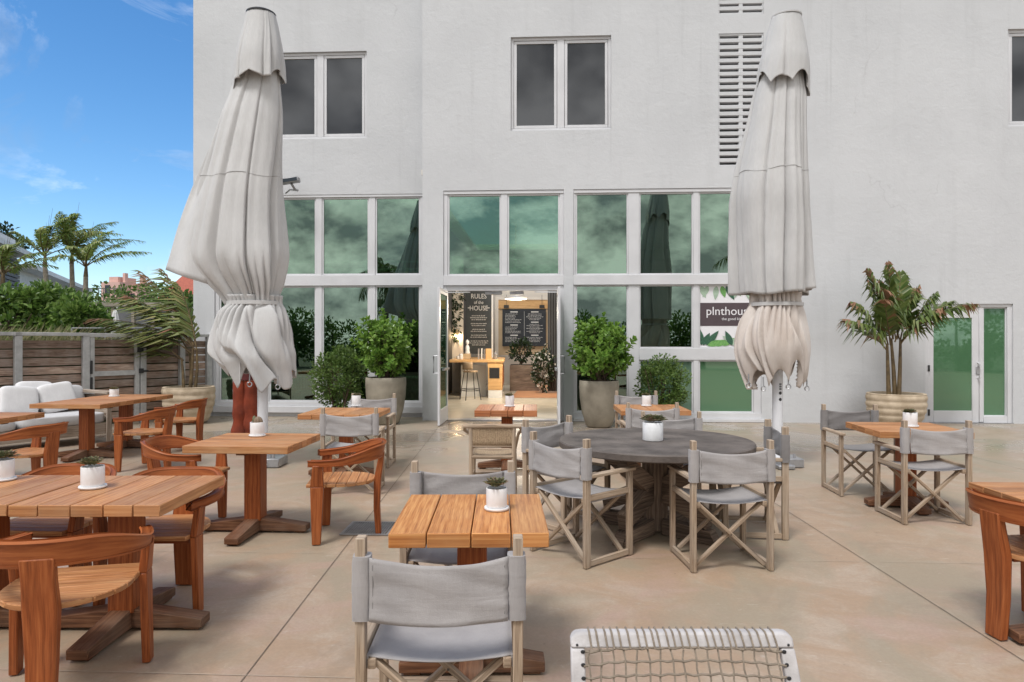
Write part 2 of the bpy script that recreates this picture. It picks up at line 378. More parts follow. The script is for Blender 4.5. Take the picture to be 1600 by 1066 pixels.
    def build(s, name, mat, parent=None, bevel=0.0, seg=1, sharp=40, solid=0.0, merge=False):
        me = bpy.data.meshes.new(name); me.from_pydata(s.v, [], s.f)
        uv = me.uv_layers.new(name='UVMap'); flat = [c for p in s.uv for c in p]
        uv.data.foreach_set('uv', flat)
        me.polygons.foreach_set('use_smooth', [bool(x) for x in s.sm])
        mats = mat if isinstance(mat, (list, tuple)) else [mat]
        for m in mats: me.materials.append(MATS[m])
        if len(mats) > 1: me.polygons.foreach_set('material_index', s.mi)
        me.update()
        try: me.set_sharp_from_angle(angle=R(sharp))
        except Exception: pass
        o = bpy.data.objects.new(name, me); COL.objects.link(o)
        if parent is not None: o.parent = parent
        if solid: md = o.modifiers.new('solid', 'SOLIDIFY'); md.thickness = solid; md.offset = 0
        if bevel: md = o.modifiers.new('bevel', 'BEVEL'); md.width = bevel; md.segments = seg; md.limit_method = 'ANGLE'; md.angle_limit = R(35)
        return o

def tag(o, label=None, cat=None, group=None, kind=None):
    if label: o['label'] = label
    if cat: o['category'] = cat
    if group: o['group'] = group
    if kind: o['kind'] = kind
    return o
def empty(name, loc=(0, 0, 0), rz=0.0, label=None, cat=None, group=None):
    o = bpy.data.objects.new(name, None); COL.objects.link(o)
    o.location = loc; o.rotation_euler = (0, 0, rz); o.empty_display_size = .1
    return tag(o, label, cat, group)
def copy_tree(o, parent=None):
    c = o.copy(); COL.objects.link(c)
    if parent is not None: c.parent = parent
    for ch in list(o.children): copy_tree(ch, c)
    return c
def sstep(a, b, x):
    t = max(0.0, min(1.0, (x - a) / (b - a))); return t * t * (3 - 2 * t)
# ------------------------------------------------------------------ ground
Y0 = 13.494; TH = math.atan(-.0486); cT, sT = math.cos(TH), math.sin(TH)
VL = .60                                      # the left bay stands this far behind the right wall plane
def B(px, v=0.0):
    dx = (px - 800) / F; t = (v + Y0 * cT) / (cT - sT * dx)
    return t * dx * cT + (t - Y0) * sT
def Wd(u, v): return (u * cT - v * sT, Y0 + u * sT + v * cT)
def toB(x, y):
    dx, dy = x, y - Y0
    return dx * cT + dy * sT, -dx * sT + dy * cT

g = MB(); g.quad((-500, -300, -.012), (500, -300, -.012), (500, 900, -.012), (-500, 900, -.012))
tag(g.build('ground', 'ground_earth'), kind='structure')
g = MB(); g.quad((-14, -30, -.004), (22, -30, -.004), (22, 26, -.004), (-14, 26, -.004))
tag(g.build('patio_floor', 'patio_concrete'), kind='structure')
g = MB()
def joint(a, b, w=.0052):
    a, b = Vector((*a, 0)), Vector((*b, 0)); d = (b - a).normalized(); n_ = Vector((-d.y, d.x, 0)) * w / 2
    g.quad(a - n_, b - n_, b + n_, a + n_)
for x0, x1 in ((-8.3, -8.5), (-4.78, -4.9), (-1.13, -1.36), (2.37, 2.62), (6.0, 6.3), (9.7, 10.0)): joint((x0, -6), (x1, 13.3))
jo = g.build('floor_joint', 'joint'); jo.location.z = .0005; tag(jo, kind='structure')
g = MB()
for yy in (-1.2, 1.25, 3.12, 4.95, 7.02, 9.09, 11.3):
    joint((-9, yy + 9 * .0486), (12, yy - 12 * .0486), .0045)
jo = g.build('floor_joint', 'joint_pale'); jo.location.z = .001; tag(jo, kind='structure')

# drain grate
dg = empty('floor_drain', (*G(578, 826), 0), -.04, 'square metal drain grate set in the concrete beside a teak chair leg', 'drain')
m = MB()
for k in range(17): m.box(-.17 + k * .02, -.158 + k * .02, -.17, .17, .0015, .006)
m.build('grate', 'grey_metal', dg)
m = MB(); m.box(-.20, .20, -.20, -.175, .001, .007); m.box(-.20, .20, .175, .20, .001, .007); m.box(-.2, -.175, -.175, .175, .001, .007); m.box(.175, .2, -.175, .175, .001, .007)
m.build('frame', 'grey_metal', dg)

# ------------------------------------------------------------------ restaurant building
bld = empty('restaurant_building', (0, Y0, 0), TH, 'white stucco restaurant building with green tinted storefront windows and open double doors', 'building')
def wall_grid(mb, u0, u1, z0, z1, holes, v0, v1, ends=(True, True)):
    us = sorted({u0, u1, *[h[0] for h in holes], *[h[1] for h in holes]}); zs = sorted({z0, z1, *[h[2] for h in holes], *[h[3] for h in holes]})
    hol = lambda a, b: any(h[0] - 1e-6 <= a and b[0] <= h[1] + 1e-6 and h[2] - 1e-6 <= b[1] and b[2] <= h[3] + 1e-6 for h in holes)
    def solid(i, j):
        if i < 0 or j < 0 or i >= len(us) - 1 or j >= len(zs) - 1: return False
        return not hol(us[i], (us[i + 1], zs[j], zs[j + 1]))
    for i in range(len(us) - 1):
        for j in range(len(zs) - 1):
            if not solid(i, j): continue
            a, b, c, d = us[i], us[i + 1], zs[j], zs[j + 1]
            mb.quad((a, v0, c), (b, v0, c), (b, v0, d), (a, v0, d))
            mb.quad((b, v1, c), (a, v1, c), (a, v1, d), (b, v1, d))
            if not solid(i - 1, j): mb.quad((a, v1, c), (a, v0, c), (a, v0, d), (a, v1, d))
            if not solid(i + 1, j): mb.quad((b, v0, c), (b, v1, c), (b, v1, d), (b, v0, d))
            if not solid(i, j - 1): mb.quad((a, v1, c), (b, v1, c), (b, v0, c), (a, v0, c))
            if not solid(i, j + 1): mb.quad((a, v0, d), (b, v0, d), (b, v1, d), (a, v1, d))
TOPZ = 9.0
uP = B(660); uE0, uE1 = B(692.5), B(881); uR0, uR1 = B(896), B(1190)
uD0, uD1 = B(1446), B(1583); uM0, uM1 = B(798), B(955); uV0, uV1 = B(1123), B(1193); uW0 = B(1575)
holesR = [(uE0, uE1, -.05, 4.56), (uR0, uR1, .02, 4.56), (uD0, uD1, -.05, 2.285), (uM0, uM1, 5.73, 7.58), (uV0, uV1, 4.97, 7.56), (uV0, uV1, 7.93, 8.8), (uW0, uW0 + 1.95, 5.67, 7.53)]
w = MB(); wall_grid(w, uP, 17, -.05, TOPZ, holesR, 0, .25)
uC = B(302, VL); uL0 = B(335, VL); uL1 = uP - .0
uX0, uX1 = B(426, VL), B(573, VL)
wl = MB(); wall_grid(wl, uC, uL1, -.05, TOPZ, [(uL0, uL1, .08, 4.64), (uX0, uX1, 5.81, 7.63)], VL, VL + .25)
w.quad((uP, .25, -.05), (uP, VL + .25, -.05), (uP, VL + .25, TOPZ), (uP, .25, TOPZ))       # return of the pier
w.quad((uP, 0, -.05), (uP, VL + .25, -.05), (uP, VL + .25, TOPZ), (uP, 0, TOPZ))
w.build('wall', 'stucco', bld)
# left bay wall, with the building's side going back
wl.box(uC, uC + .25, VL + .25, 13, -.05, TOPZ)
wl.build('wall', 'stucco', bld)

def frame_rects(mb, rects, v0, v1):
    for a, b, c, d in rects: mb.box(a, b, v0, v1, c, d)
def glaze(name, mat, parent, rects, v):
    m = MB()
    for a, b, c, d in rects: m.box(a, b, v, v + .012, c, d)
    return m.build(name, mat, parent)

# --- left bay: four columns, two rows
def storefront_left():
    f = MB(); v0 = VL + .03; v1 = VL + .13
    f.box(uL0, uL1 - .004, v0 - .02, v1, 4.585, 4.64)
    f.box(uL0, uL1 - .004, v0 - .03, v1, 2.735, 2.955)
    f.box(uL0, uL1 - .004, v0 - .03, v1, .21, .30)
    f.box(uL0, uL1 - .004, v0 - .10, v1, .081, .21)
    edges = [(B(335, VL), B(341, VL)), (B(410, VL), B(419, VL)), (B(493, VL), B(502, VL)), (B(576, VL), B(585.5, VL)), (B(656.3, VL), uL1 - .004)]
    for a, b in edges:
        f.box(a, b, v0, v1 - .005, 2.955, 4.585); f.box(a, b, v0, v1 - .005, .30, 2.735)
    thin = MB()
    up, lo = [], []
    for (a, b), (c, d) in zip(edges, edges[1:]):
        for z0, z1 in ((2.955, 4.585), (.30, 2.735)):
            t_ = .035
            thin.box(b, c, v0 + .02, v1 - .02, z0, z0 + t_); thin.box(b, c, v0 + .02, v1 - .02, z1 - t_, z1)
            thin.box(b, b + t_, v0 + .02, v1 - .02, z0 + t_, z1 - t_); thin.box(c - t_, c, v0 + .02, v1 - .02, z0 + t_, z1 - t_)
            (up if z0 > 2 else lo).append((b + t_, c - t_, z0 + t_, z1 - t_))
    wdw = f.build('window', 'white_metal', bld, .004)
    thin.build('sash', 'white_metal', wdw, .003)
    glaze('pane', 'green_glass', wdw, up, VL + .075); glaze('pane', 'clear_green_glass', wdw, lo, VL + .075)
storefront_left()

# --- entrance bay: transom over the double doors
def entrance():
    f = MB(); v0, v1 = .03, .14
    f.box(uE0, uE1, v0 - .015, v1, 4.49, 4.555)
    f.box(uE0, uE1, v0 - .03, v1, 2.68, 2.875)
    xs = [(uE0, B(699)), (B(783), B(792.5)), (B(875), uE1)]
    for a, b in xs: f.box(a, b, v0, v1 - .005, 2.875, 4.49)
    f.box(uE0, B(697), v0, v1 - .005, 0, 2.68); f.box(B(873), uE1, v0, v1 - .005, 0, 2.68)
    f.box(B(697), B(873), v0 + .02, v1 - .01, 2.575, 2.68)
    wdw = f.build('window', 'white_metal', bld, .004)
    t_ = MB(); rects = []
    for (a, b), (c, d) in zip(xs, xs[1:]):
        t_.box(b, c, .05, .12, 2.875, 2.91); t_.box(b, c, .05, .12, 4.455, 4.49); t_.box(b, b + .035, .05, .12, 2.91, 4.455); t_.box(c - .035, c, .05, .12, 2.91, 4.455)
        rects.append((b + .035, c - .035, 2.91, 4.455))
    t_.build('sash', 'white_metal', wdw, .003)
    glaze('pane', 'green_glass', wdw, rects, .08)
    # threshold
    m = MB(); m.box(uE0, uE1, .0, .3, 0, .012); m.build('threshold', 'grey_metal', bld)
    L = 1.06
    for sgn, hx in ((-1, B(698)), (1, B(872))):
        d = MB(); a, b = (hx - .022, hx + .022)
        y0, y1 = .03 - L, .03
        d.box(a, b, y0, y0 + .09, .02, 2.565); d.box(a, b, y1 - .09, y1, .02, 2.565)
        d.box(a, b, y0 + .09, y1 - .09, .02, .30); d.box(a, b, y0 + .09, y1 - .09, 2.46, 2.565)
        leaf = d.build('entrance_door', 'white_metal', bld, .004)
        m = MB(); m.box(hx - .005, hx + .005, y0 + .09, y1 - .09, .30, 2.46); m.build('pane', 'clear_green_glass', leaf)
        h = MB(); o = sgn * .10
        h.tube([(hx + sgn * .022, y0 + .05, .98), (hx + o, y0 + .05, .98), (hx + o, y0 + .05, 1.30), (hx + sgn * .022, y0 + .05, 1.30)], .012, 8)
        h.build('handle', 'grey_metal', leaf)
        h = MB(); h.box(hx - sgn * .022, hx - sgn * .07, y0 + .25, y1 - .12, 1.02, 1.06); h.build('push_bar', 'grey_metal', leaf)
        c = MB(); c.beam((hx - sgn * .02, y1 - .3, 2.52), (hx - sgn * .45, .10, 2.55), .03, .02); c.build('closer_arm', 'white_metal', leaf)
    m = MB(); m.box(B(757), B(784), .13, .18, 2.50, 2.572); m.box(B(796), B(818), .13, .18, 2.50, 2.572); m.build('door_closer', 'grey_metal', bld, .006)
entrance()

# --- right bay
c1, c2 = B(982), B(999)
def storefront_right():
    f = MB(); v0, v1 = .03, .14
    f.box(uR0, uR1, v0 - .015, v1, 4.49, 4.555)
    f.box(uR0, uR1, v0 - .03, v1, 2.68, 2.875)
    f.box(uR0, uR1, v0 - .03, v1, .06, .17); f.box(uR0, uR1 + .06, -.06, v1 - .02, .0, .06)
    cols = [(uR0, B(899.5)), (c1, c2), (B(1084), B(1092.5)), (B(1178.5), uR1)]
    for a, b in cols:
        f.box(a, b, v0, v1 - .005, 2.875, 4.49); f.box(a, b, v0, v1 - .005, .17, 2.68)
    f.box(c2, B(1178.5), v0 - .01, v1 - .007, 1.205, 1.43)
    wdw = f.build('window', 'white_metal', bld, .004)
    t_ = MB(); up, lo, fr, frp = [], [], [], []
    for k, ((a, b), (c, d)) in enumerate(zip(cols, cols[1:])):
        spans = [(2.875, 4.49, up)]
        if k == 0: spans.append((.17, 2.68, lo))
        else:
            spans.append((1.43, 2.68, lo if k == 1 else None)); spans.append((.17, 1.205, frp if k == 1 else fr))
        for z0, z1, dst in spans:
            q = .03
            t_.box(b, c, .05, .12, z0, z0 + q); t_.box(b, c, .05, .12, z1 - q, z1); t_.box(b, b + q, .05, .12, z0 + q, z1 - q); t_.box(c - q, c, .05, .12, z0 + q, z1 - q)
            r = (b + q, c - q, z0 + q, z1 - q)
            if dst is not None: dst.append(r)
            else: storefront_right.sign = r
    t_.build('sash', 'white_metal', wdw, .003)
    glaze('pane', 'green_glass', wdw, up, .08); glaze('pane', 'clear_green_glass', wdw, lo, .08)
    glaze('pane', 'frosted_glass', wdw, fr, .08); glaze('pane', 'frosted_pale_glass', wdw, frp, .08)
storefront_right()

# --- punched upper windows
def casement(u0, u1, z0, z1, v):
    f = MB(); a, b = v + .05, v + .14
    J = .055
    f.box(u0, u1, a, b, z1 - J, z1); f.box(u0, u1, a, b, z0, z0 + J)
    um = (u0 + u1) / 2
    f.box(u0, u0 + J, a, b, z0 + J, z1 - J); f.box(u1 - J, u1, a, b, z0 + J, z1 - J); f.box(um - .07, um + .07, a, b, z0 + J, z1 - J)
    wd = f.build('window', 'white_metal', bld, .004)
    sash = MB(); rects = []
    for p, q in ((u0 + J, um - .07), (um + .07, u1 - J)):
        p, q = p + .006, q - .006; K = .055; zz0, zz1 = z0 + J + .006, z1 - J - .006
        sash.box(p, q, a + .012, b - .01, zz0, zz0 + K); sash.box(p, q, a + .012, b - .01, zz1 - K, zz1)
        sash.box(p, p + K, a + .012, b - .01, zz0 + K, zz1 - K); sash.box(q - K, q, a + .012, b - .01, zz0 + K, zz1 - K)
        rects.append((p + K, q - K, zz0 + K, zz1 - K))
    sash.build('sash', 'white_metal', wd, .004)
    glaze('pane', 'dark_glass', wd, rects, v + .085)
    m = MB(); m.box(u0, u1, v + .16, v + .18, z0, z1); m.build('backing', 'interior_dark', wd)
casement(uM0, uM1, 5.73, 7.58, 0); casement(uX0, uX1, 5.81, 7.63, VL); casement(uW0, uW0 + 1.95, 5.67, 7.53, 0)

# --- slotted wall vents
def vent(z0, z1):
    f = MB(); n_ = round((z1 - z0) / .1298); st = (z1 - z0) / n_
    um = (uV0 + uV1) / 2
    for k in range(n_ + 1):
        a = z0 + k * st - .038; b = z0 + k * st + .038
        f.box(uV0, uV1, .012, .12, max(z0, a), min(z1, b))
    for p, q in ((uV0, uV0 + .025), (um - .04, um + .04), (uV1 - .025, uV1)): f.box(p, q, .016, .11, z0, z1)
    vt = f.build('wall_vent', 'stucco', bld, .006)
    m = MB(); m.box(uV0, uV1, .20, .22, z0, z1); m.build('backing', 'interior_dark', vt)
vent(4.97, 7.56); vent(7.93, 8.8)

# --- side door with frosted glass
def side_door():
    f = MB(); v0, v1 = .03, .16
    f.box(uD0, uD1, v0, v1, 2.225, 2.285)
    a, b, c, d = B(1453), B(1532.5), B(1539), B(1576)
    f.box(uD0, a, v0, v1, 0, 2.225); f.box(b, c, v0 + .01, v1, .02, 2.225); f.box(d, uD1, v0, v1, 0, 2.225); f.box(c, d, v0, v1 - .01, .0, .13)
    f.box(c, c + .02, v0 + .03, v1 - .02, .13, 2.225); f.box(d - .02, d, v0 + .03, v1 - .02, .13, 2.225)
    f.box(c + .02, d - .02, v0 + .03, v1 - .02, .13, .15); f.box(c + .02, d - .02, v0 + .03, v1 - .02, 2.2, 2.225)
    fr = f.build('door_frame', 'white_metal', bld, .004)
    glaze('pane', 'frosted_glass', fr, [(c + .02, d - .02, .15, 2.2)], .09)
    m = MB(); a += .004; b -= .004
    p, q, z0, z1 = B(1461), B(1521.5), .235, 2.02
    m.box(a, p, .05, .10, .012, 2.22); m.box(q, b, .05, .10, .012, 2.22); m.box(p, q, .05, .10, .012, z0); m.box(p, q, .05, .10, z1, 2.22)
    dr = m.build('side_door', 'white_metal', bld, .004)
    glaze('pane', 'frosted_glass', dr, [(p, q, z0, z1)], .07)
    h = MB(); hx = B(1530)
    h.tube([(hx, .05, .86), (hx, -.03, .88), (hx, -.04, 1.0), (hx, -.03, 1.14), (hx, .05, 1.16)], .014, 8); h.build('handle', 'white_metal', dr)
    h = MB(); h.box(hx - .035, hx + .035, .035, .05, .93, 1.09); h.build('lock_plate', 'grey_metal', dr, .004)
    h = MB()
    for z in (.2, 1.05): h.box(a - .028, a + .006, .015, .05, z - .06, z + .06)
    h.build('hinge', 'black_metal', dr)
side_door()
m = MB(); m.box(uD0, uD1, -.02, .25, -.02, .0115); m.build('threshold', 'grey_metal', bld)
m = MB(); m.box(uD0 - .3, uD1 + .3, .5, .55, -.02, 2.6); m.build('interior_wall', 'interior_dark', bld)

# --- rooms behind the glass
m = MB(); m.quad((uP, .1, .0), (7.2, .1, .0), (7.2, 12.2, .0), (uP, 12.2, .0)); m.quad((uC + .25, VL + .2, .0), (uP, VL + .2, .0), (uP, 12.2, .0), (uC + .25, 12.2, .0)); o = m.build('interior_floor', 'interior_floor', bld); o.location.z = .004
m = MB(); a, b = B(786), uE1 + .6; m.quad((a - .12, 5.5, 0), (b, 5.5, 0), (b + .6, 11.4, 0), (a, 11.4, 0)); o = m.build('wood_floor', 'orange_floor', bld); o.location.z = .009
m = MB()
m.box(uC + .25, 7.2, 11.9, 12.1, 0, 5.2)
m.box(7.0, 7.2, .25, 11.9, 0, 5.2)
m.build('interior_wall', 'interior_paint', bld)
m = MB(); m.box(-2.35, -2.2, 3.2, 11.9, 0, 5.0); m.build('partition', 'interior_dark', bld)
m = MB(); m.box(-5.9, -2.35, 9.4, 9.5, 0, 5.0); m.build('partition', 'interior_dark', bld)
m = MB(); m.box(1.2, 1.32, .26, 11.89, 0, 4.94); m.build('partition', 'interior_paint', bld)  # added wall, keeps the hall's daylight out of the right room
m = MB(); cz = 4.95
sk = (-1.85, 1.18, .8, 11.6)  # unseen opening added in the ceiling so daylight brightens the hall
for a, b, c, d in ((uC + .25, sk[0], VL + .27, 11.9), (sk[1], 7.0, .25, 11.9), (sk[0], sk[1], .25, sk[2]), (sk[0], sk[1], sk[3], 11.9)): m.box(a, b, max(c, .26), d, cz, cz + .1)
m.build('ceiling', 'interior_paint', bld)
m = MB(); m.box(1.33, 6.9, 1.4, 1.7, 3.35, 3.56); m.build('ceiling_beam', 'interior_wood_wall', bld)
m = MB()
for zz in (3.36, 3.19): m.tube([(-5.8, 1.7, zz), (-1.9, 1.7, zz)], .022, 6)
m.tube([(-1.3, 1.7, 3.42), (1.0, 1.7, 3.42)], .02, 6); m.tube([(-1.3, 1.9, 3.25), (.2, 1.9, 3.25)], .02, 6)
m.build('lighting_rail', 'white_paint', bld)
m = MB()
for u in (-4.6, -3.4, -2.5, -.9): m.tube([(u, 1.7, 3.34), (u, 1.7, 3.24), (u + .06, 1.66, 3.12)], [.02, .03, .05], 8)
m.build('spotlight', 'white_paint', bld)

# --- sign in the right bay
def text_mesh(body, size, mat, parent, loc, rot=(R(90), 0, 0), align='LEFT', name='lettering', extr=.001, sx=1.0):
    cu = bpy.data.curves.new(name, 'FONT'); cu.body = body; cu.size = size; cu.align_x = align; cu.extrude = extr; cu.resolution_u = 3
    tmp = bpy.data.objects.new('tmp', cu); COL.objects.link(tmp); bpy.context.view_layer.update()
    me = bpy.data.meshes.new_from_object(tmp.evaluated_get(bpy.context.evaluated_depsgraph_get()))
    bpy.data.objects.remove(tmp); me.materials.clear(); me.materials.append(MATS[mat])
    o = bpy.data.objects.new(name, me); COL.objects.link(o); o.parent = parent; o.location = loc; o.rotation_euler = rot; o.scale = (sx, 1, 1)
    return o
a, b, z0, z1 = storefront_right.sign
sg = empty('window_sign', (*Wd(a, .075), z0), TH, 'white leafy window sign with plum band reading plnthouse, partly behind the right parasol', 'sign')
W_, H_ = b - a, z1 - z0
m = MB(); m.box(0, W_, 0, .012, 0, H_); m.build('panel', 'sign_white', sg)
m = MB(); m.box(0, W_, -.004, 0, H_ * .345, H_ * .725); m.build('band', 'sign_plum', sg)
text_mesh('plnthouse', .232, 'sign_white', sg, (.115, -.007, H_ * .525), extr=.0015)
text_mesh('the good kitchen', .075, 'sign_white', sg, (.42, -.007, H_ * .44), extr=.001)
def sign_leaves(mats, spots):
    for mt in mats:
        for x, z, L, Wl, ang, k in spots:
            if k != mt: continue
            m = MB()
            pts = []
            for i in range(9): t_ = i / 8; pts.append((L * t_, Wl * .5 * math.sin(math.pi * t_ ** .8)))
            pts = pts + [(p, -q) for p, q in reversed(pts[1:-1])]
            ca, sa = math.cos(R(ang)), math.sin(R(ang)); y = -.003 - .0009 * spots.index((x, z, L, Wl, ang, k))
            pl = []
            for p, q in pts:
                X, Z = x + p * ca - q * sa, z + p * sa + q * ca
                pl.append((min(max(X, .002), W_ - .002), min(max(Z, .002), H_ - .002)))
            i0 = len(m.v); m.v += [(X, y, Z) for X, Z in pl]; m.face(tuple(range(i0, i0 + len(pl))), [(0, 0)] * len(pl))
            m.build('leaf_print', mt, sg)
rl = random.Random(3); sp = []
for x, ang in ((.02, -70), (.16, -115), (.32, -95), (.42, -75), (.50, -60), (.62, -50), (.75, -110), (.9, -80)):
    sp.append((x, H_ + .01, rl.uniform(.24, .34), .11, ang, rl.choice(['sign_leaf', 'sign_leaf_dark', 'sign_leaf_pale'])))
for x, ang in ((.03, 95), (.06, 62), (.12, 50), (.14, 15), (.28, 22), (.42, 30), (.75, 150), (.62, 115), (.7, 60), (.9, 100)):
    sp.append((x, .03, rl.uniform(.24, .40), .12, ang, rl.choice(['sign_leaf', 'sign_leaf_dark', 'sign_leaf_pale', 'sign_leaf_dark'])))
sign_leaves(['sign_leaf', 'sign_leaf_dark', 'sign_leaf_pale'], sp)

# --- floodlight / camera on the wall over the left bay
fx = P(456, 292, 14.12)
fl = empty('floodlight', fx, TH, 'grey rectangular floodlight on a bracket above the left windows', 'floodlight')
m = MB(); m.box(-.2, .24, -.28, -.12, .02, .12, Matrix.Rotation(R(-8), 4, 'Y')); m.build('housing', 'grey_metal', fl, .012)
m = MB(); m.box(-.18, .22, -.286, -.281, .035, .105, Matrix.Rotation(R(-8), 4, 'Y')); m.build('lens', 'house_glass', fl)
m = MB(); m.tube([(.1, .06, -.06), (.1, -.08, -.08), (.06, -.18, .02)], .025, 8); m.tube([(-.15, .05, -.12), (-.02, -.05, -.07), (.1, -.08, -.09)], .016, 6); m.build('bracket', 'grey_metal', fl)

# ------------------------------------------------------------------ things inside
x0, x1 = P(704, 0, 19)[0], P(786, 0, 19)[0]
ct = empty('service_counter', (x0, 19, 0), 0, 'oak topped service counter with white front inside the open doorway', 'counter')
CW = x1 - x0
m = MB(); m.box(-.03, CW + .03, -.05, 3.2, .99, 1.07); m.build('counter_top', 'oak', ct, .006)
m = MB(); m.box(CW - .42, CW - .02, .0, 3.1, .22, .988); m.box(CW - .43, CW - .01, -.005, .06, .86, .985); m.build('end_block', 'oak', ct, .004)
m = MB(); m.box(CW - .41, CW - .03, .01, 3.09, 0, .22); m.build('plinth', 'white_paint', ct)
m = MB(); m.box(.25, CW - .5, .55, .62, 0, .9); m.build('front_panel', 'white_paint', ct)
m = MB(); m.box(CW - .38, CW - .1, -.012, -.006, .55, .84); m.build('outlet_panel', 'black_metal', ct)
m = MB()
for k in range(3):
    for zz in (.30, .58): m.box(CW - .018, CW - .005, .25 + k * .95, 1.05 + k * .95, zz, zz + .24)
m.build('shelf_face', 'red_wood', ct, .004)
# on the counter
def on_counter(fx_): return P(fx_, 0, 19.35)[0]
bk = 0
for px_, h_, w_, mt, lb in ((748, .30, .035, 'canvas', 'slim grey book standing upright, leftmost in the counter row'), (753, .31, .03, 'chalk', 'slim white book standing between grey books on the counter'), (757, .29, .035, 'canvas_dark', 'dark grey book standing beside the oak menu box on the counter'), (763.5, .30, .16, 'oak', 'pale oak menu box at the right end of the book row')):
    o = MB(); o.box(-w_ / 2, w_ / 2, -.1, .1, .002, h_); o.box(-w_ / 2 + .004, w_ / 2 - .004, -.096, .104, .006, h_ - .006)
    q = o.build('menu_box' if 'box' in lb else 'book', mt); q.location = (on_counter(px_), 19.35, 1.07); tag(q, lb, 'box' if 'box' in lb else 'book')
for px_, r_, h_, mt, lb in ((716, .05, .10, 'ceramic', 'small white jar at the left end of the counter'), (720.5, .06, .16, 'ceramic', 'taller white jar beside the small jar on the counter'), (774, .06, .20, 'grey_metal', 'grey metal tumbler beside the menu box on the counter')):
    o = MB(); o.lathe([(r_ * .85, 0), (r_, .02), (r_, h_ * .8), (r_ * .7, h_ * .9), (r_ * .72, h_), (r_ * .5, h_)], 16); q = o.build('tumbler' if 'tumbler' in lb else 'jar', mt); q.location = (on_counter(px_), 19.3, 1.071); tag(q, lb, 'tumbler' if 'tumbler' in lb else 'jar')
o = MB(); o.box(-.11, .11, -.1, .1, 0, .16); q = o.build('wooden_box', 'interior_wood_wall', bevel=.01); q.location = (on_counter(729), 19.4, 1.071); tag(q, 'pale cube box on the counter under the white figurine', 'box')
o = MB(); o.lathe([(.075, 0), (.08, .03), (.06, .10), (.065, .16), (.045, .22), (.02, .25), (.05, .29), (.052, .33), (.03, .38), (.004, .40)], 14); q = o.build('figurine', 'ceramic'); q.location = (on_counter(730), 19.4, 1.232); tag(q, 'small white rounded figurine standing on a pale cube box', 'figurine')

# bar stool
sx_, sy_ = P(735, 0, 18.4)[0], 18.4
st = empty('bar_stool', (sx_, sy_, 0), R(25), 'slim black metal bar stool with woven seat at the oak counter', 'stool')
m = MB(); m.lathe([(.03, .74), (.19, .745), (.2, .77), (.19, .79), (.02, .785)], 20); m.build('seat', 'wicker', st)
for sx2, sy2 in ((1, 1), (1, -1), (-1, 1), (-1, -1)):
    m = MB(); m.tube([(.13 * sx2, .13 * sy2, .75), (.22 * sx2, .22 * sy2, 0)], .012, 8); m.build('leg', 'black_metal', st)
m = MB()
for zz in (.25, .3):
    k = .13 + (.75 - zz) / .75 * .09
    m.tube([(k, k, zz), (k, -k, zz), (-k, -k, zz), (-k, k, zz), (k, k, zz)], .008, 6)
m.build('foot_ring', 'black_metal', st)
m = MB(); m.grid(lambda a, b: (.21 * math.cos(R(95 + 170 * a)), .21 * math.sin(R(95 + 170 * a)), .82 + .2 * b), 14, 3); m.build('backrest', 'wicker', st, solid=.012)
m = MB()
for an in (100, 140, 180, 220, 260): m.tube([(.17 * math.cos(R(an)), .17 * math.sin(R(an)), .77), (.21 * math.cos(R(an)), .21 * math.sin(R(an)), .9)], .008, 6)
m.build('back_post', 'black_metal', st)

def chalk_lines(m, x0, x1, z, h, rr, y, center=True, wide=1.0):
    tot = (x1 - x0) * rr.uniform(.55, .98) * wide; x = ((x0 + x1) - tot) / 2 if center else x0; end = x + tot
    while x < end - .012:
        wl_ = min(end - x, rr.uniform(.03, .10)); 
        xx = x
        while xx < x + wl_ - .006:
            q = rr.uniform(.006, .012); m.box(xx, xx + q * .6, y, y + .002, z, z + h * rr.choice((.6, .65, 1.0, .7))); xx += q
        x += wl_ + .012
Y_ = 21.6; ax, _, az = P(728, 553, Y_); bx, _, bz = P(768, 440, Y_)
b1 = empty('menu_board', (ax, Y_, az), 0, 'tall grey chalkboard listing the house rules in white hand lettering', 'menu board')
m = MB(); m.box(0, bx - ax, 0, .03, 0, bz - az); m.build('panel', 'chalkboard_grey', b1)
m = MB(); m.box(bx - ax, bx - ax + .05, -.01, .04, -.2, bz - az); m.build('edge_strip', 'white_paint', b1)
w1 = bx - ax; h1 = bz - az; rr = random.Random(5)
for tx, fr_, sz in (('RULES', .765, .215), ('of the', .69, .15), ('HOUSE', .60, .215)): text_mesh(tx, sz, 'chalk', b1, (w1 / 2, -.006, h1 * fr_), align='CENTER', sx=.85)
m = MB(); z = h1 * .52
while z > h1 * .1:
    for k in range(rr.choice((2, 3, 3))): chalk_lines(m, .07, w1 - .07, z, .035, rr, -.004); z -= .062
    z -= .06
m.box(.06, .14, -.004, -.002, h1 * .63, h1 * .64); m.box(w1 - .14, w1 - .06, -.004, -.002, h1 * .63, h1 * .64)
m.build('lettering', 'chalk', b1)
Y_ = 24.0; ax, _, az = P(785, 541, Y_); bx, _, bz = P(853, 483, Y_)
b2 = empty('menu_board', (ax, Y_, az), 0, 'wide black two column chalkboard menu hung on a pale timber frame', 'menu board')
w2, h2 = bx - ax, bz - az
m = MB(); m.box(0, w2, 0, .03, 0, h2); m.build('panel', 'chalkboard', b2)
m = MB()
for c0, c1_ in ((.10, w2 * .47), (w2 * .54, w2 - .08)):
    z = h2 - .12
    while z > .1:
        m.box((c0 + c1_) / 2 - .13, (c0 + c1_) / 2 + .13, -.004, -.002, z, z + .035); z -= .065
        for k in range(rr.choice((3, 4, 5, 7))):
            if z < .1: break
            chalk_lines(m, c0, c1_, z, .026, rr, -.004, center=c0 > .5); z -= .05
        z -= .045
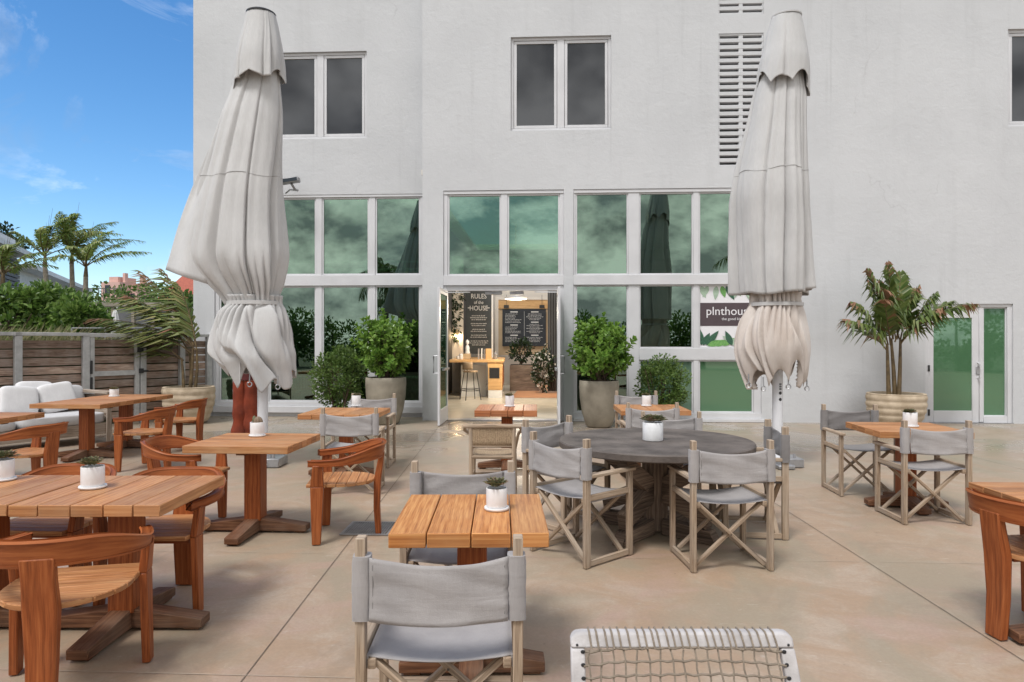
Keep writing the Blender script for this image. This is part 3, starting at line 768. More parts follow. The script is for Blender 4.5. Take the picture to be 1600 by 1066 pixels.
m.box(w2 * .5, w2 * .505, -.004, -.002, .3, h2 - .08)
m.build('lettering', 'chalk', b2)
for xx in (.14, w2 - .14):
    m = MB(); m.box(xx - .09, xx + .09, -.03, 0, h2 + .03, h2 + .14); m.build('clip', 'black_metal', b2)
    m = MB(); m.tube([(xx, -.015, h2 + .14), (xx, -.015, h2 + .5)], .006, 5); m.build('cable', 'black_metal', b2)
fr = empty('timber_panel', (ax - .14, Y_ + .05, 0), 0, 'pale timber wall panel framing the black menu board', 'panel')
m = MB(); m.box(0, w2 + .28, .02, .08, 1.1, 3.05); m.build('board', 'interior_wood_wall', fr)
m = MB(); m.box(-.12, 0, 0, .12, .0, 3.05); m.box(w2 + .28, w2 + .40, 0, .12, 0, 3.05); m.box(-.12, w2 + .4, 0.001, .12, 3.05, 3.16); m.build('frame', 'interior_paint', fr)
m = MB(); m.box(0, w2 + .28, -.01, .02, h2 + az + .02, h2 + az + .30); m.build('rail', 'oak', fr)
cx_ = P(862, 0, 21)[0]
m = MB(); m.grid(lambda a, b: (cx_ - .12 + .34 * a, 21 + .04 * math.sin(a * 26), 3.6 * b + .05), 24, 4); o = m.build('curtain', 'interior_dark', solid=.01); tag(o, 'dark grey curtain hanging at the right side of the doorway interior', 'curtain')

cl_ = empty('ceiling_light', P(806, 466, 17.5), 0, 'white lit ceiling light fixture seen at the top of the doorway', 'light')
m = MB(); m.lathe([(.01, .06), (.05, .06), (.28, .02), (.28, -.02), (.26, -.03), (.01, -.03)], 28); m.build('housing', 'white_paint', cl_)
m = MB(); m.tube([(0, 0, .06), (0, 0, 1.9)], .012, 6); m.build('rod', 'white_paint', cl_)
ld2 = bpy.data.lights.new('ceiling_bulb', 'POINT'); ld2.energy = 150; ld2.color = (1, .86, .68); ld2.shadow_soft_size = .2
lo2 = bpy.data.objects.new('ceiling_bulb', ld2); COL.objects.link(lo2); lo2.parent = cl_; lo2.location = (0, 0, -.3)

# stone planter with bush, flowering bush, ivy pillar, sconce, sofa at left
pl = empty('stone_planter', (P(819, 0, 22)[0], 22, 0), 0, 'low dark stone planter holding a bush below the black menu', 'planter')
m = MB(); m.box(-.46, .46, -.3, .3, 0, .82); m.build('trough', 'old_timber', pl, .01)
m = MB(); m.box(-.43, .43, -.27, .27, .80, .835); m.build('soil', 'soil', pl)
# ------------------------------------------------------------------ planting helpers
def leaf_clump(m, c, r, n, L, W, rr, up=.35, inner=.45, flat=1.0, whorl=0):
    c = Vector(c)
    for k in range(n):
        d = Vector((rr.gauss(0, 1), rr.gauss(0, 1), rr.gauss(0, 1))).normalized()
        q = inner + (1 - inner) * rr.random() ** .6
        q *= .82 + .36 * noise.noise(d * 2.1 + Vector((c.x, c.z, 1.7)))
        p = c + Vector((d.x * r[0], d.y * r[1], d.z * r[2])) * q
        dr = (d + Vector((rr.uniform(-.7, .7), rr.uniform(-.7, .7), rr.uniform(-.3, .5) + up))).normalized()
        if whorl:
            for j in range(whorl):
                a = 2 * math.pi * j / whorl + rr.random()
                t1 = dr.orthogonal().normalized(); t2 = dr.cross(t1)
                dd = (dr * .75 + (t1 * math.cos(a) + t2 * math.sin(a)) * rr.uniform(.6, 1.0)).normalized()
                m.leaf(p + dd * .01, dd, dr, L * rr.uniform(.75, 1.2), W * rr.uniform(.8, 1.2), .18, .68)
        else:
            nr = (d * .6 + Vector((rr.uniform(-.6, .6), rr.uniform(-.6, .6), .7))).normalized()
            m.leaf(p, dr, nr, L * rr.uniform(.7, 1.25), W * rr.uniform(.8, 1.2), .2)
def stems(m, base, tips, r0=.014, r1=.006):
    for b, t_ in zip(base, tips):
        b, t_ = Vector(b), Vector(t_); mid = (b + t_) / 2 + Vector((rng.uniform(-.05, .05), rng.uniform(-.05, .05), 0))
        m.tube([b, mid, t_], [r0, (r0 + r1) / 2, r1], 6)
def frond(ml, mr, base, az, L, rise, arch, n=26, leaf=.45, W=.035, droop=.35, wind=(0, 0, 0), rr=rng, mi=0, burnt=None, vee=.5, rad=.012, lwind=None):
    base = Vector(base); h = Vector((math.cos(az), math.sin(az), 0)); wind = Vector(wind); pts = []
    for i in range(13):
        s = i / 12
        pts.append(base + h * L * (s * math.cos(rise) + .0) + Vector((0, 0, 1)) * L * (s * math.sin(rise) - arch * s * s) + wind * s * s * L)
    mr.tube(pts, [rad * (1 - .75 * i / 12) for i in range(13)], 5)
    if lwind is not None: wind = Vector(lwind)
    for k in range(n):
        s = .16 + .84 * k / (n - 1); i = min(11, int(s * 12)); f_ = s * 12 - i
        p = pts[i].lerp(pts[i + 1], f_); tg = (pts[i + 1] - pts[i]).normalized()
        side = tg.cross(Vector((0, 0, 1)))
        side = side.normalized() if side.length > .05 else Vector((-h.y, h.x, 0))
        upv = side.cross(tg)
        ll = leaf * math.sin(math.pi * (.12 + .83 * s)) ** .7 * rr.uniform(.85, 1.1)
        for sg_ in (-1, 1):
            d = (side * sg_ * rr.uniform(.6, .95) + tg * (.45 + .55 * s + rr.uniform(-.1, .25)) + upv * vee * rr.uniform(-.5, 1)).normalized()
            p1 = p + d * ll * .5 + wind * .12 * ll - Vector((0, 0, droop * ll * .12)); p2 = p + d * ll * .88 + wind * .5 * ll - Vector((0, 0, droop * ll * rr.uniform(.6, 1.2)))
            wv = d.cross(upv).normalized() * W * .5; j = len(ml.v)
            ml.v += [tuple(p + wv * .4), tuple(p - wv * .4), tuple(p1 - wv), tuple(p1 + wv), tuple(p2)]
            ml.cur = mi if not (burnt is not None and (s > .78 or rr.random() < .08) and rr.random() < .7) else burnt
            ml.face((j, j + 1, j + 2, j + 3), [(0, 0)] * 4); ml.face((j + 3, j + 2, j + 4), [(0, 0)] * 3)
    ml.cur = 0

# interior planting
rr = random.Random(11)
def inner_bush(name, label, c, r, n, mat, base_z, flowers=0, L=.13, W=.06):
    root = empty(name, (c[0], c[1], base_z), 0, label, 'plant')
    m = MB(); leaf_clump(m, (0, 0, c[2] - base_z), r, n, L, W, rr); m.build('foliage', mat, root)
    m = MB(); tp = [(rr.uniform(-r[0], r[0]) * .6, rr.uniform(-r[1], r[1]) * .6, c[2] - base_z + r[2] * .5) for _ in range(7)]
    stems(m, [(0, 0, .0)] * 7, tp); m.build('stem', 'bark', root)
    if flowers:
        m = MB(); leaf_clump(m, (0, 0, c[2] - base_z), (r[0] * 1.06, r[1] * 1.06, r[2] * 1.04), flowers, .06, .05, rr, whorl=4, inner=.9); m.build('flower', 'white_flower', root)
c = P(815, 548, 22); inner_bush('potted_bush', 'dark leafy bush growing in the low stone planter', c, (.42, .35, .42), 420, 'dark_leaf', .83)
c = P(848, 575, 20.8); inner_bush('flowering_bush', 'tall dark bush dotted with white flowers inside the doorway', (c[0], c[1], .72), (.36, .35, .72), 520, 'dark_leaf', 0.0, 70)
px_, py_ = P(712, 0, 21.0)[0], 21.0
iv = empty('climbing_plant', (px_, py_, 0), 0, 'trailing ivy on a pale pillar left of the tall grey chalkboard', 'plant')
m = MB(); m.box(-.26, .22, 0, .3, 0, 4.2); m.build('pillar', 'interior_paint', iv)
m = MB()
for k in range(9): leaf_clump(m, (rr.uniform(-.2, .2), -.05, 1.75 + k * .22), (.24, .1, .24), 45, .13, .07, rr, up=-.6)
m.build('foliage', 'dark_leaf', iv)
sc = empty('wall_sconce', P(714, 520, 20.9), 0, 'small warm wall sconce on the pale pillar behind the ivy', 'lamp')
m = MB(); m.lathe([(.03, .1), (.07, -.05), (.065, -.05), (.028, .09)], 14); m.build('lamp_shade', 'bulb_shade', sc)
ld = bpy.data.lights.new('sconce_bulb', 'POINT'); ld.energy = 9; ld.color = (1, .72, .42); ld.shadow_soft_size = .04
lo_ = bpy.data.objects.new('sconce_bulb', ld); COL.objects.link(lo_); lo_.parent = sc; lo_.location = (0, -.02, -.08)
m = MB(); m.tube([(0, .1, .08), (0, 0, .14), (0, 0, .09)], .01, 6); m.build('bracket', 'black_metal', sc)
so = empty('lounge_sofa', (P(707, 0, 21.3)[0] - .4, 21.9, 0), 0, 'dark brown leather sofa in the left of the doorway interior', 'sofa')
m = MB(); m.box(-.9, .55, -.4, .4, .14, .45); m.build('seat', 'bark', so, .04, 2)
m = MB(); m.box(-.9, .55, .25, .45, .45, .85); m.build('backrest', 'bark', so, .05, 2)
m = MB(); m.box(-.92, .57, -.42, .42, .0, .135); m.build('base', 'white_paint', so)

# dining sets seen through the left windows
def indoor_set(x, y, i):
    tb = empty('indoor_table', (x, y, 0), .1 * i, ('dim round pedestal table behind the glass, nearest the left parasol', 'dim round pedestal table behind the glass, beside the white pier')[i], 'table', 'tables behind the left windows')
    m = MB(); m.lathe([(.01, .715), (.44, .715), (.45, .73), (.44, .745), (.01, .745)], 28); m.build('tabletop', 'sign_leaf_pale', tb)
    m = MB(); m.tube([(0, 0, .02), (0, 0, .72)], .035, 10); m.build('pedestal', 'black_metal', tb)
    m = MB(); m.lathe([(.01, 0), (.26, 0), (.26, .015), (.05, .03), (.01, .03)], 20); m.build('base', 'black_metal', tb)
def indoor_chair():
    ch = empty('indoor_chair', (0, 0, 0), 0, 'x', 'chair', 'dark spindle chairs behind the left windows')
    m = MB(); m.lathe([(.01, .43), (.2, .43), (.215, .445), (.2, .46), (.01, .455)], 18); m.build('seat', 'black_metal', ch)
    for a, b in ((1, 1), (1, -1), (-1, 1), (-1, -1)):
        m = MB(); m.tube([(.14 * a, .14 * b, .44), (.2 * a, .2 * b, 0)], .015, 6); m.build('leg', 'black_metal', ch)
    m = MB()
    for an in range(200, 341, 20): m.tube([(.18 * math.cos(R(an)), .18 * math.sin(R(an)), .45), (.23 * math.cos(R(an)), .23 * math.sin(R(an)), .78)], .008, 5)
    m.tube([(.23 * math.cos(R(an)), .23 * math.sin(R(an)), .79) for an in range(190, 351, 16)], .016, 6); m.build('backrest', 'black_metal', ch)
    return ch
indoor_set(P(482, 0, 16.5)[0], 16.5, 0); indoor_set(P(641, 0, 16.2)[0], 16.2, 1)
ic = indoor_chair()
for i, (px_, y_, rz, lb) in enumerate(((447, 16.0, 2.2, 'dark spindle back chair behind glass, leftmost, by the parasol hem'), (474, 15.6, 3.0, 'dark spindle back chair behind glass, in front of the pale round table'), (640, 15.4, 3.3, 'dark spindle back chair behind glass, beside the tall planter'))):
    c = ic if i == 0 else copy_tree(ic); c.location = (P(px_, 0, y_)[0], y_, 0.005); c.rotation_euler.z = rz; c['label'] = lb

# ------------------------------------------------------------------ director chair
def director_chair(cloth='canvas'):
    root = empty('director_chair', (0, 0, 0), 0, 'x', 'chair')
    X = .268; rr = random.Random(2)
    for s_ in (-1, 1):
        m = MB(); m.box(s_ * X - .017, s_ * X + .017, -.255, -.205, 0, .885); m.build('leg', 'weathered_teak', root, .003)
        m = MB(); m.box(s_ * X - .017, s_ * X + .017, .205, .25, 0, .612); m.build('leg', 'weathered_teak', root, .003)
        m = MB(); m.box(s_ * X - .026, s_ * X + .026, -.205, .275, .613, .638); m.build('armrest', 'weathered_teak', root, .004)
        m = MB(); m.box(s_ * X - .013, s_ * X + .013, -.205, .205, .006, .046); m.build('floor_rail', 'weathered_teak', root, .003)
        m = MB(); m.box(s_ * X - .012, s_ * X + .012, -.205, .205, .455, .495); m.build('side_rail', 'weathered_teak', root, .003)
        # seat bar and hinge
        m = MB(); m.box(s_ * .232 - .014, s_ * .232 + .014, -.235, .235, .432, .468); m.build('seat_bar', 'weathered_teak', root, .003)
    for yy in (-.19, .19):
        for s_ in (-1, 1):
            o_ = .012 * s_
            m = MB(); m.beam((-.235 * s_, yy + o_, .03), (.225 * s_, yy + o_, .452), .022, .036, up=(0, 1, 0)); m.build('cross_brace', 'weathered_teak', root, .003)
        m = MB(); m.tube([(0, yy - .03, .24), (0, yy + .03, .24)], .006, 6); m.build('pivot', 'black_metal', root)
    # canvas seat
    m = MB()
    def sf(u, v):
        x = -.247 + .494 * u; y = -.225 + .45 * v
        e = min(u, 1 - u); sag = .034 * (1 - (2 * u - 1) ** 2) * (1 - .35 * (2 * v - 1) ** 2)
        return (x, y, .474 - sag + .0025 * noise.noise(Vector((x * 9, y * 14, 3))) * min(1, e * 8))
    m.grid(sf, 18, 14)
    for s_ in (-1, 1): m.box(s_ * .247 - .002, s_ * .247 + .002, -.225, .225, .435, .4745)
    m.build('seat', cloth, root, solid=.004)
    # canvas back: sleeves and panel
    m = MB()
    for s_ in (-1, 1):
        ring = []
        n = 12
        rs = []
        for k in range(9):
            z = .607 + .215 * k / 8; rg = []
            for j in range(n):
                a = 2 * math.pi * j / n; cx_, sx_ = math.cos(a), math.sin(a)
                cx2 = math.copysign(abs(cx_) ** .45, cx_); sx2 = math.copysign(abs(sx_) ** .45, sx_)
                w_ = .0035 * noise.noise(Vector((a, z * 26, s_ * 4)))
                rg.append((s_ * (X - .004) + (.030 + w_) * cx2, -.23 + (.032 + w_) * sx2, z))
            rs.append(rg)
        m.rings(rs, True, True, True)
    xi = X - .034
    def bf(u, v):
        x = -xi + 2 * xi * u; q = 1 - (2 * u - 1) ** 2
        z = .607 + .215 * v - q * (.016 * v + .010)
        e = min(u, 1 - u)
        wr = .011 * noise.noise(Vector((x * 4, z * 38 + x * 6, 8))) * (.35 + 2.6 * max(0, .3 - e))
        y = -.258 - .030 * q * (1.1 - .6 * v) + wr + .012 * noise.noise(Vector((x * 6, z * 10 + x * 4, 1)))
        return (x, y, z)
    m.grid(bf, 26, 14)
    m.build('backrest', cloth, root, solid=.004, sharp=60)
    for s_ in (-1, 1): m = MB(); m.tube([bf(.5 + s_ * .475, k / 6) for k in range(7)], .0028, 5); m.build('seam', 'canvas_dark', root)
    return root
dc = director_chair(); dcd = director_chair('canvas_dark')
def mid(*p): return (sum(a[0] for a in p) / len(p), sum(a[1] for a in p) / len(p))
def face_to(dx, dy): return math.atan2(dy, dx) - math.pi / 2
DG = 'canvas folding director chairs'
dspots = [
    (dc, (-.252, 2.57), R(1.0), 'grey canvas director chair in the foreground, its back to the front teak table'),
    (dc, (-.272, 3.60), R(181), 'grey canvas director chair with dipping back beyond the front teak table'),
    (dc, (.51, 5.04), face_to(.39, .34), 'grey canvas director chair at front left of the round table, angled toward it'),
    (dc, (1.475, 4.86), R(4), 'grey canvas director chair with stained seat at front right of the round table'),
    (dc, (.47, 5.87), face_to(.66, -.75), 'grey canvas director chair left of the round table, half hidden by its neighbour'),
    (dc, (1.52, 6.33), R(178), 'grey canvas director chair at the far side of the round table'),
    (dcd, (1.95, 5.66), face_to(-1, .12), 'dark canvas director chair in front of the right parasol pole'),
    (dc, (1.70, 9.12), R(180), 'pale director chair behind the small square table, before the right tall planter'),
    (dc, (1.55, 7.76), R(0), 'pale director chair in front of the small square table beyond the round table'),
    (dc, (-1.66, 7.17), R(2), 'pale director chair nearest us at the small table before the left tall planter'),
    (dc, (-1.80, 8.66), R(180), 'pale director chair against the left tall planter at the small table'),
    (dcd, (3.60, 7.09), R(176), 'grey director chair facing us, left of the ribbed palm planter'),
    (dc, (3.62, 6.04), R(-2), 'grey director chair with its back to us at the right hand teak table'),
]
used = set()
for src, (x, y), rz, lb in dspots:
    c = src if id(src) not in used else copy_tree(src); used.add(id(src))
    c.location = (x, y, 0.001); c.rotation_euler.z = rz; c['label'] = lb; c['group'] = DG

# ------------------------------------------------------------------ teak chair: three legs, horseshoe back
def teak_chair():
    root = empty('teak_chair', (0, 0, 0), 0, 'x', 'chair')
    # horseshoe rail
    m = MB(); rs = []
    N = 44
    for k in range(N + 1):
        t_ = k / N; a = (t_ - .5) * 2
        ang = a * R(118)
        sx = math.sin(ang); cy = math.cos(ang)
        x = .315 * math.copysign(abs(sx) ** .85, sx); y = -.31 * cy if cy > 0 else -.50 * cy
        if abs(a) > .8: x *= 1 - .10 * (abs(a) - .8) / .2
        b_ = 1 - abs(a)
        zc = .618 + .068 * sstep(0, .8, b_); h = .052 + .066 * sstep(.12, .75, b_); w = .058 - .018 * sstep(0, .6, b_)
        nx, ny = math.copysign(abs(sx), sx), -cy
        l_ = math.hypot(nx, ny); nx, ny = nx / l_, ny / l_
        lean = .10 * h * b_
        ring = []
        for (p, q) in ((-.5, -.5), (.5, -.5), (.5, .5), (-.5, .5)):
            for c0, c1 in (((.72, 1), (1, .8)) if p * q > 0 else ((1, .8), (.72, 1))):
                pp, qq = p * c0 * w, q * c1 * h
                ring.append((x + nx * (pp + lean * q * 2), y + ny * (pp + lean * q * 2), zc + qq))
        rs.append(ring)
    m.rings(rs, True, True, True); m.build('backrest', 'teak', root, sharp=50)
    # seat in boards with a rounded back
    m = MB()
    def hw(y):
        if y > .02: return .262 - .015 * sstep(.15, .30, y)
        return .262 * math.sqrt(max(0.0, 1 - ((.02 - y) / .275) ** 2))
    ys = [-.25, -.19, -.115, -.04, .035, .11, .185, .262]
    for k, (a, b) in enumerate(zip(ys, ys[1:])):
        a_, b_ = a + .0015, b - .0015
        pts = [(hw(a_ + (b_ - a_) * j / 4), a_ + (b_ - a_) * j / 4) for j in range(5)]
        m.poly_prism(pts + [(-x, y) for x, y in reversed(pts)], .425 + .004, .455)
    m.build('seat', 'teak_top', root, .004)
    m = MB(); m.box(-.235, .235, .14, .19, .395, .426); m.box(-.03, .03, -.2, .14, .40, .426); m.build('seat_frame', 'teak', root)
    # legs
    for s_ in (-1, 1):
        m = MB(); m.hexa([(s_ * .283 - .019, .145, 0), (s_ * .283 + .019, .145, 0), (s_ * .283 + .019, .21, 0), (s_ * .283 - .019, .21, 0),
                          (s_ * .272 - .019, .125, .44), (s_ * .272 + .019, .125, .44), (s_ * .272 + .019, .225, .44), (s_ * .272 - .019, .225, .44)])
        m.hexa([(s_ * .272 - .019, .125, .44), (s_ * .272 + .019, .125, .44), (s_ * .272 + .019, .225, .44), (s_ * .272 - .019, .225, .44),
                (s_ * .288 - .019, .13, .605), (s_ * .288 + .019, .13, .605), (s_ * .288 + .019, .205, .605), (s_ * .288 - .019, .205, .605)])
        m.build('leg', 'teak', root, .006, 2)
    m = MB()
    secs = [(0, -.275, .052, .046), (.22, -.262, .057, .05), (.44, -.268, .066, .056), (.56, -.288, .062, .05), (.665, -.305, .066, .036)]
    rs = [[(-w, y - d / 2, z), (w, y - d / 2, z), (w, y + d / 2, z), (-w, y + d / 2, z)] for z, y, w, d in secs]
    m.rings(rs, True, True, False); m.build('leg', 'teak', root, .007, 2, sharp=30)
    return root
tc = teak_chair()
TG = 'three legged teak armchairs'
tspots = [
    ((-2.01, 3.092), R(13), 'teak chair nearest us at the lower left, its curved back toward the camera'),
    ((-2.09, 4.10), R(181), 'teak chair at the far right corner of the large front teak table'),
    ((-2.84, 4.22), R(177), 'teak chair hidden behind the large front table, only its curved rail above the top'),
    ((-4.84, 6.82), R(80), 'teak chair at the left edge of the picture beside the pale sofa'),
    ((-4.53, 8.45), R(88), 'teak chair nearer us at the long teak table by the sofa'),
    ((-4.72, 9.75), R(88), 'teak chair farther back at the long teak table, close to the ribbed planter'),
    ((-2.74, 5.76), R(-90), 'teak chair on the left of the square teak table with the cactus pot'),
    ((-1.36, 5.53), R(98), 'teak chair standing alone right of the square teak table, beside the floor drain'),
    ((2.82, 3.62), R(-84), 'teak chair pushed under the table at the right edge of the picture'),
]
for i, ((x, y), rz, lb) in enumerate(tspots):
    c = tc if i == 0 else copy_tree(tc); c.location = (x, y, .001); c.rotation_euler.z = rz; c['label'] = lb; c['group'] = TG

# ------------------------------------------------------------------ teak pedestal tables
def teak_table(loc, rz, sx, sy, boards, label, along='y', foot=.43, group='teak pedestal tables', top='teak_top', th=.058):
    root = empty('teak_table', (*loc, .001), rz, label, 'table', group)
    m = MB(); n = boards; g_ = .005; rr = random.Random(int(abs(loc[0] * 100)))
    W_, L_ = (sx, sy) if along == 'y' else (sy, sx)
    ws = [rr.uniform(.85, 1.15) for _ in range(n)]; tot = sum(ws); x = -W_ / 2
    for k in range(n):
        w_ = W_ * ws[k] / tot; a, b = x + g_ / 2, x + w_ - g_ / 2; x += w_; dz = rr.uniform(-.001, .001)
        M = None if along == 'y' else Matrix.Rotation(R(90), 4, 'Z')
        m.box(a, b, -L_ / 2, L_ / 2, .75 - th + dz, .75 + dz, M)
    m.build('tabletop', top, root, .004, 2)
    m = MB(); m.box(-sx * .36, sx * .36, -.04, .04, .75 - th - .03, .75 - th - .003); m.box(-.04, .04, -sy * .36, -.041, .75 - th - .03, .75 - th - .003); m.box(-.04, .04, .041, sy * .36, .75 - th - .03, .75 - th - .003); m.build('crossbar', 'teak_foot', root, .003)
    m = MB(); m.box(-.068, .068, -.068, .068, .095, .75 - th - .031); m.build('pedestal', 'teak', root, .006, 2)
    m = MB()
    for an in range(4):
        M = Matrix.Rotation(R(90 * an), 4, 'Z')
        c = [(0.05, -.055, .012), (foot, -.055, .012), (foot, .055, .012), (.05, .055, .012), (.05, -.055, .115), (foot, -.055, .062), (foot, .055, .062), (.05, .055, .115)]
        m.hexa([M @ Vector(p) for p in c])
        m.box(foot - .10, foot - .02, -.045, .045, 0, .0115, M)
    m.box(-.0495, .0495, -.0495, .0495, .013, .113)
    m.build('foot', 'teak_foot', root, .008, 2)
    return root
teak_table((-2.10, 3.725), R(0), .75, .75, 5, 'large front left teak table with wide boards and a white succulent pot')
teak_table((-2.86, 3.735), R(0), .75, .75, 5, 'teak table cut by the left edge, pushed against the large front table')
teak_table((-2.11, 5.62), R(-3), .83, .76, 7, 'square teak table between two teak chairs, with a cactus pot', 'x', .44)
teak_table((-5.74, 9.22), R(-4), .96, .84, 6, 'near half of the long teak table before the pale sofa', 'x', .42)
teak_table((-5.70, 10.08), R(-4), .96, .84, 6, 'far half of the long teak table, bearing a white pot', 'x', .42)
teak_table((-5.85, 7.42), R(-2), 1.0, .8, 6, 'small corner of a teak table at the left edge near the sofa', 'x', .42)
teak_table((-.187, 3.225), R(1), .678, .735, 4, 'front centre teak table of four broad boards between director chairs', 'y', .34, th=.062, top='teak_orange')
teak_table((-1.93, 7.95), R(-2.5), .86, .82, 5, 'small teak table before the left tall planter and round bush')
teak_table((-.06, 8.40), R(-2), .74, .80, 4, 'small reddish teak table standing in front of the open doorway', 'y', .36, th=.075, top='teak_red')
teak_table((1.70, 8.38), R(-2), .82, .8, 5, 'small teak table before the right tall planter, behind the round table')
teak_table((3.72, 6.45), R(-5), .80, .78, 5, 'teak table on the right between two director chairs', 'x', .36)
teak_table((3.02, 3.52), R(-2), .84, .76, 5, 'teak table cut off by the right edge of the picture', 'x')

# ------------------------------------------------------------------ round concrete table
rt = empty('round_table', (1.17, 5.59, .001), R(3), 'large round dark concrete table on a crossed timber base', 'table')
m = MB(); m.lathe([(.02, .69), (.765, .69), (.782, .70), (.784, .742), (.776, .752), (.02, .753)], 96); m.build('tabletop', 'concrete_top', rt, sharp=30)
m = MB(); m.box(-.085, .085, -.085, .085, .02, .688); m.build('post', 'old_timber', rt, .006)
m = MB()
for an in range(4):
    M = Matrix.Rotation(R(45 + 90 * an), 4, 'Z')
    m.hexa([M @ Vector(p) for p in [(.086, -.05, 0), (.56, -.05, 0), (.56, .05, 0), (.086, .05, 0), (.086, -.05, .13), (.50, -.05, .10), (.50, .05, .10), (.086, .05, .13)]])
m.build('foot', 'old_timber', rt, .006)
m = MB()
for an in range(4):
    M = Matrix.Rotation(R(45 + 90 * an), 4, 'Z')
    for z0, z1 in ((.36, .66), (.36, .13)):
        s_ = 1 if z1 > z0 else -1
        m.hexa([M @ Vector(p) for p in [(.087, -.045, z0 - .06 * s_), (.50, -.045, z1 - .10 * s_), (.50, .045, z1 - .10 * s_), (.087, .045, z0 - .06 * s_),
                                       (.087, -.045, z0 + .10 * s_), (.47, -.045, z1 + .025 * s_), (.47, .045, z1 + .025 * s_), (.087, .045, z0 + .10 * s_)]])
m.build('brace', 'old_timber', rt, .005)
m = MB()
for an in range(2):
    M = Matrix.Rotation(R(45 + 90 * an), 4, 'Z'); m.box(-.6, .6, -.05, .05, .645 + an * .0, .6885, M) if an == 0 else (m.box(-.6, -.051, -.05, .05, .645, .6885, M), m.box(.051, .6, -.05, .05, .645, .6885, M))
m.build('top_rail', 'old_timber', rt, .004)

# ------------------------------------------------------------------ woven chair at the doorway table
wc = empty('woven_chair', (-.19, 6.98, .001), R(-1), 'low bare wood chair with woven seat and back facing the doorway table', 'chair')
for s_ in (-1, 1):
    m = MB(); m.tube([(s_ * .215, -.24, 0), (s_ * .21, -.235, .42), (s_ * .215, -.25, .715)], .021, 10); m.build('leg', 'weathered_teak', wc)
    m = MB(); m.tube([(s_ * .22, .22, 0), (s_ * .215, .215, .43)], .021, 10); m.build('leg', 'weathered_teak', wc)
    m = MB(); m.tube([(s_ * .27, -.26, .72), (s_ * .29, -.08, .665), (s_ * .255, .13, .60), (s_ * .218, .215, .43)], .017, 8); m.build('armrest', 'weathered_teak', wc)
m = MB(); m.tube([(-.285, -.255, .722), (0, -.265, .728), (.285, -.255, .722)], .021, 10); m.build('top_rail', 'weathered_teak', wc)
m = MB()
for s_ in (-1, 1): m.tube([(s_ * .215, -.235, .2), (s_ * .215, .215, .2)], .012, 8); m.tube([(s_ * .21, -.235, .42), (s_ * .21, .215, .42)], .016, 8)
m.tube([(-.21, -.238, .15), (.21, -.238, .15)], .012, 8); m.tube([(-.21, -.238, .415), (.21, -.238, .415)], .018, 8); m.tube([(-.21, .215, .415), (.21, .215, .415)], .018, 8); m.tube([(-.21, .215, .17), (.21, .215, .17)], .012, 8)
m.tube([(-.21, -.243, .52), (.21, -.243, .52)], .012, 8)
m.build('stretcher', 'weathered_teak', wc)
m = MB(); m.grid(lambda u, v: (-.2 + .4 * u, -.225 + .43 * v, .432 - .02 * (1 - (2 * u - 1) ** 2) + .0022 * math.sin(u * 150)), 100, 6); m.build('seat', 'wicker', wc, solid=.006)
m = MB(); m.grid(lambda u, v: (-.2 + .4 * u, -.245 - .012 * v + .0025 * math.sin(u * 140), .522 + .195 * v), 100, 4); m.build('backrest', 'wicker', wc, solid=.008)

# ------------------------------------------------------------------ whitewashed corded chair in the foreground
ww = empty('corded_chair', (.434, 1.45, .001), R(0), 'whitewashed wooden chair with loose cord weave at the bottom edge', 'chair')
TZ, TY = .805, .30
def bp(x, t_): return Vector((x * (1.0 + .03 * t_), TY - .22 * t_, TZ - .42 * t_))     # t 0 top .. 1 seat
m = MB(); pts = []
hwx = .284
out = [(-hwx, .035), (-hwx + .008, .012), (-hwx + .03, 0), (hwx - .03, 0), (hwx - .008, .012), (hwx, .035)]
nv = Vector((0, .42, -.22)).normalized() * .0
dn = Vector((0, -.42, .22)); dn = Vector((0, .42 / .474, -.22 / .474)) ; fr_n = Vector((0, -.886, .464))
def bar(t0, t1, x0, x1, xt0=None, xt1=None, th=.03):
    a, b, c, d = bp(x0, t1), bp(x1, t1), bp(x1 if xt1 is None else xt1, t0), bp(x0 if xt0 is None else xt0, t0)
    back = Vector((0, .464 * 0 + th * .886, -th * .0))
    m.hexa([a + back, b + back, b, a, d + back, c + back, c, d])
n_out = []
seg = [(-hwx, .08), (-hwx, .036), (-hwx + .004, .016), (-hwx + .014, .004), (-hwx + .028, 0), (hwx - .028, 0), (hwx - .014, .004), (hwx - .004, .016), (hwx, .036), (hwx, .08)]
fv = [bp(x, t_) for x, t_ in seg]; bv = [p + Vector((0, .03, 0)) for p in fv]
i0 = len(m.v); n_ = len(fv); m.v += [tuple(p) for p in fv] + [tuple(p) for p in bv]
m.face(tuple(range(i0, i0 + n_)), [(p[0], p[1]) for p in seg]); m.face(tuple(reversed(range(i0 + n_, i0 + 2 * n_))), [(p[0], p[1]) for p in reversed(seg)])
for k in range(n_):
    a, b = i0 + k, i0 + (k + 1) % n_; m.face((b, a, a + n_, b + n_), [(0, 0), (.1, 0), (.1, .03), (0, .03)])
m.build('top_rail', 'whitewash', ww, .006, 2)
for s_ in (-1, 1):
    m = MB(); a, b = (hwx - .036, hwx) if s_ > 0 else (-hwx, -hwx + .036)
    bar(.082, 1.06, a, b); m.build('side_post', 'whitewash', ww, .005, 2)
m = MB(); rr = random.Random(4)
for k in range(25):
    x = -.232 + .464 * k / 24 + rr.uniform(-.005, .005)
    m.tube([bp(x + .003, .084) + Vector((0, -.004, .003)), bp(x, .04) + Vector((0, -.005, .003)), bp(x - .002, -.003) + Vector((0, .0, .0005)), bp(x - .002, -.002) + Vector((0, .032, .0)), bp(x, .09) + Vector((0, .034, 0))], .0027, 6)
m.build('cord_wrap', 'cord', ww)
m = MB()
rows = 15
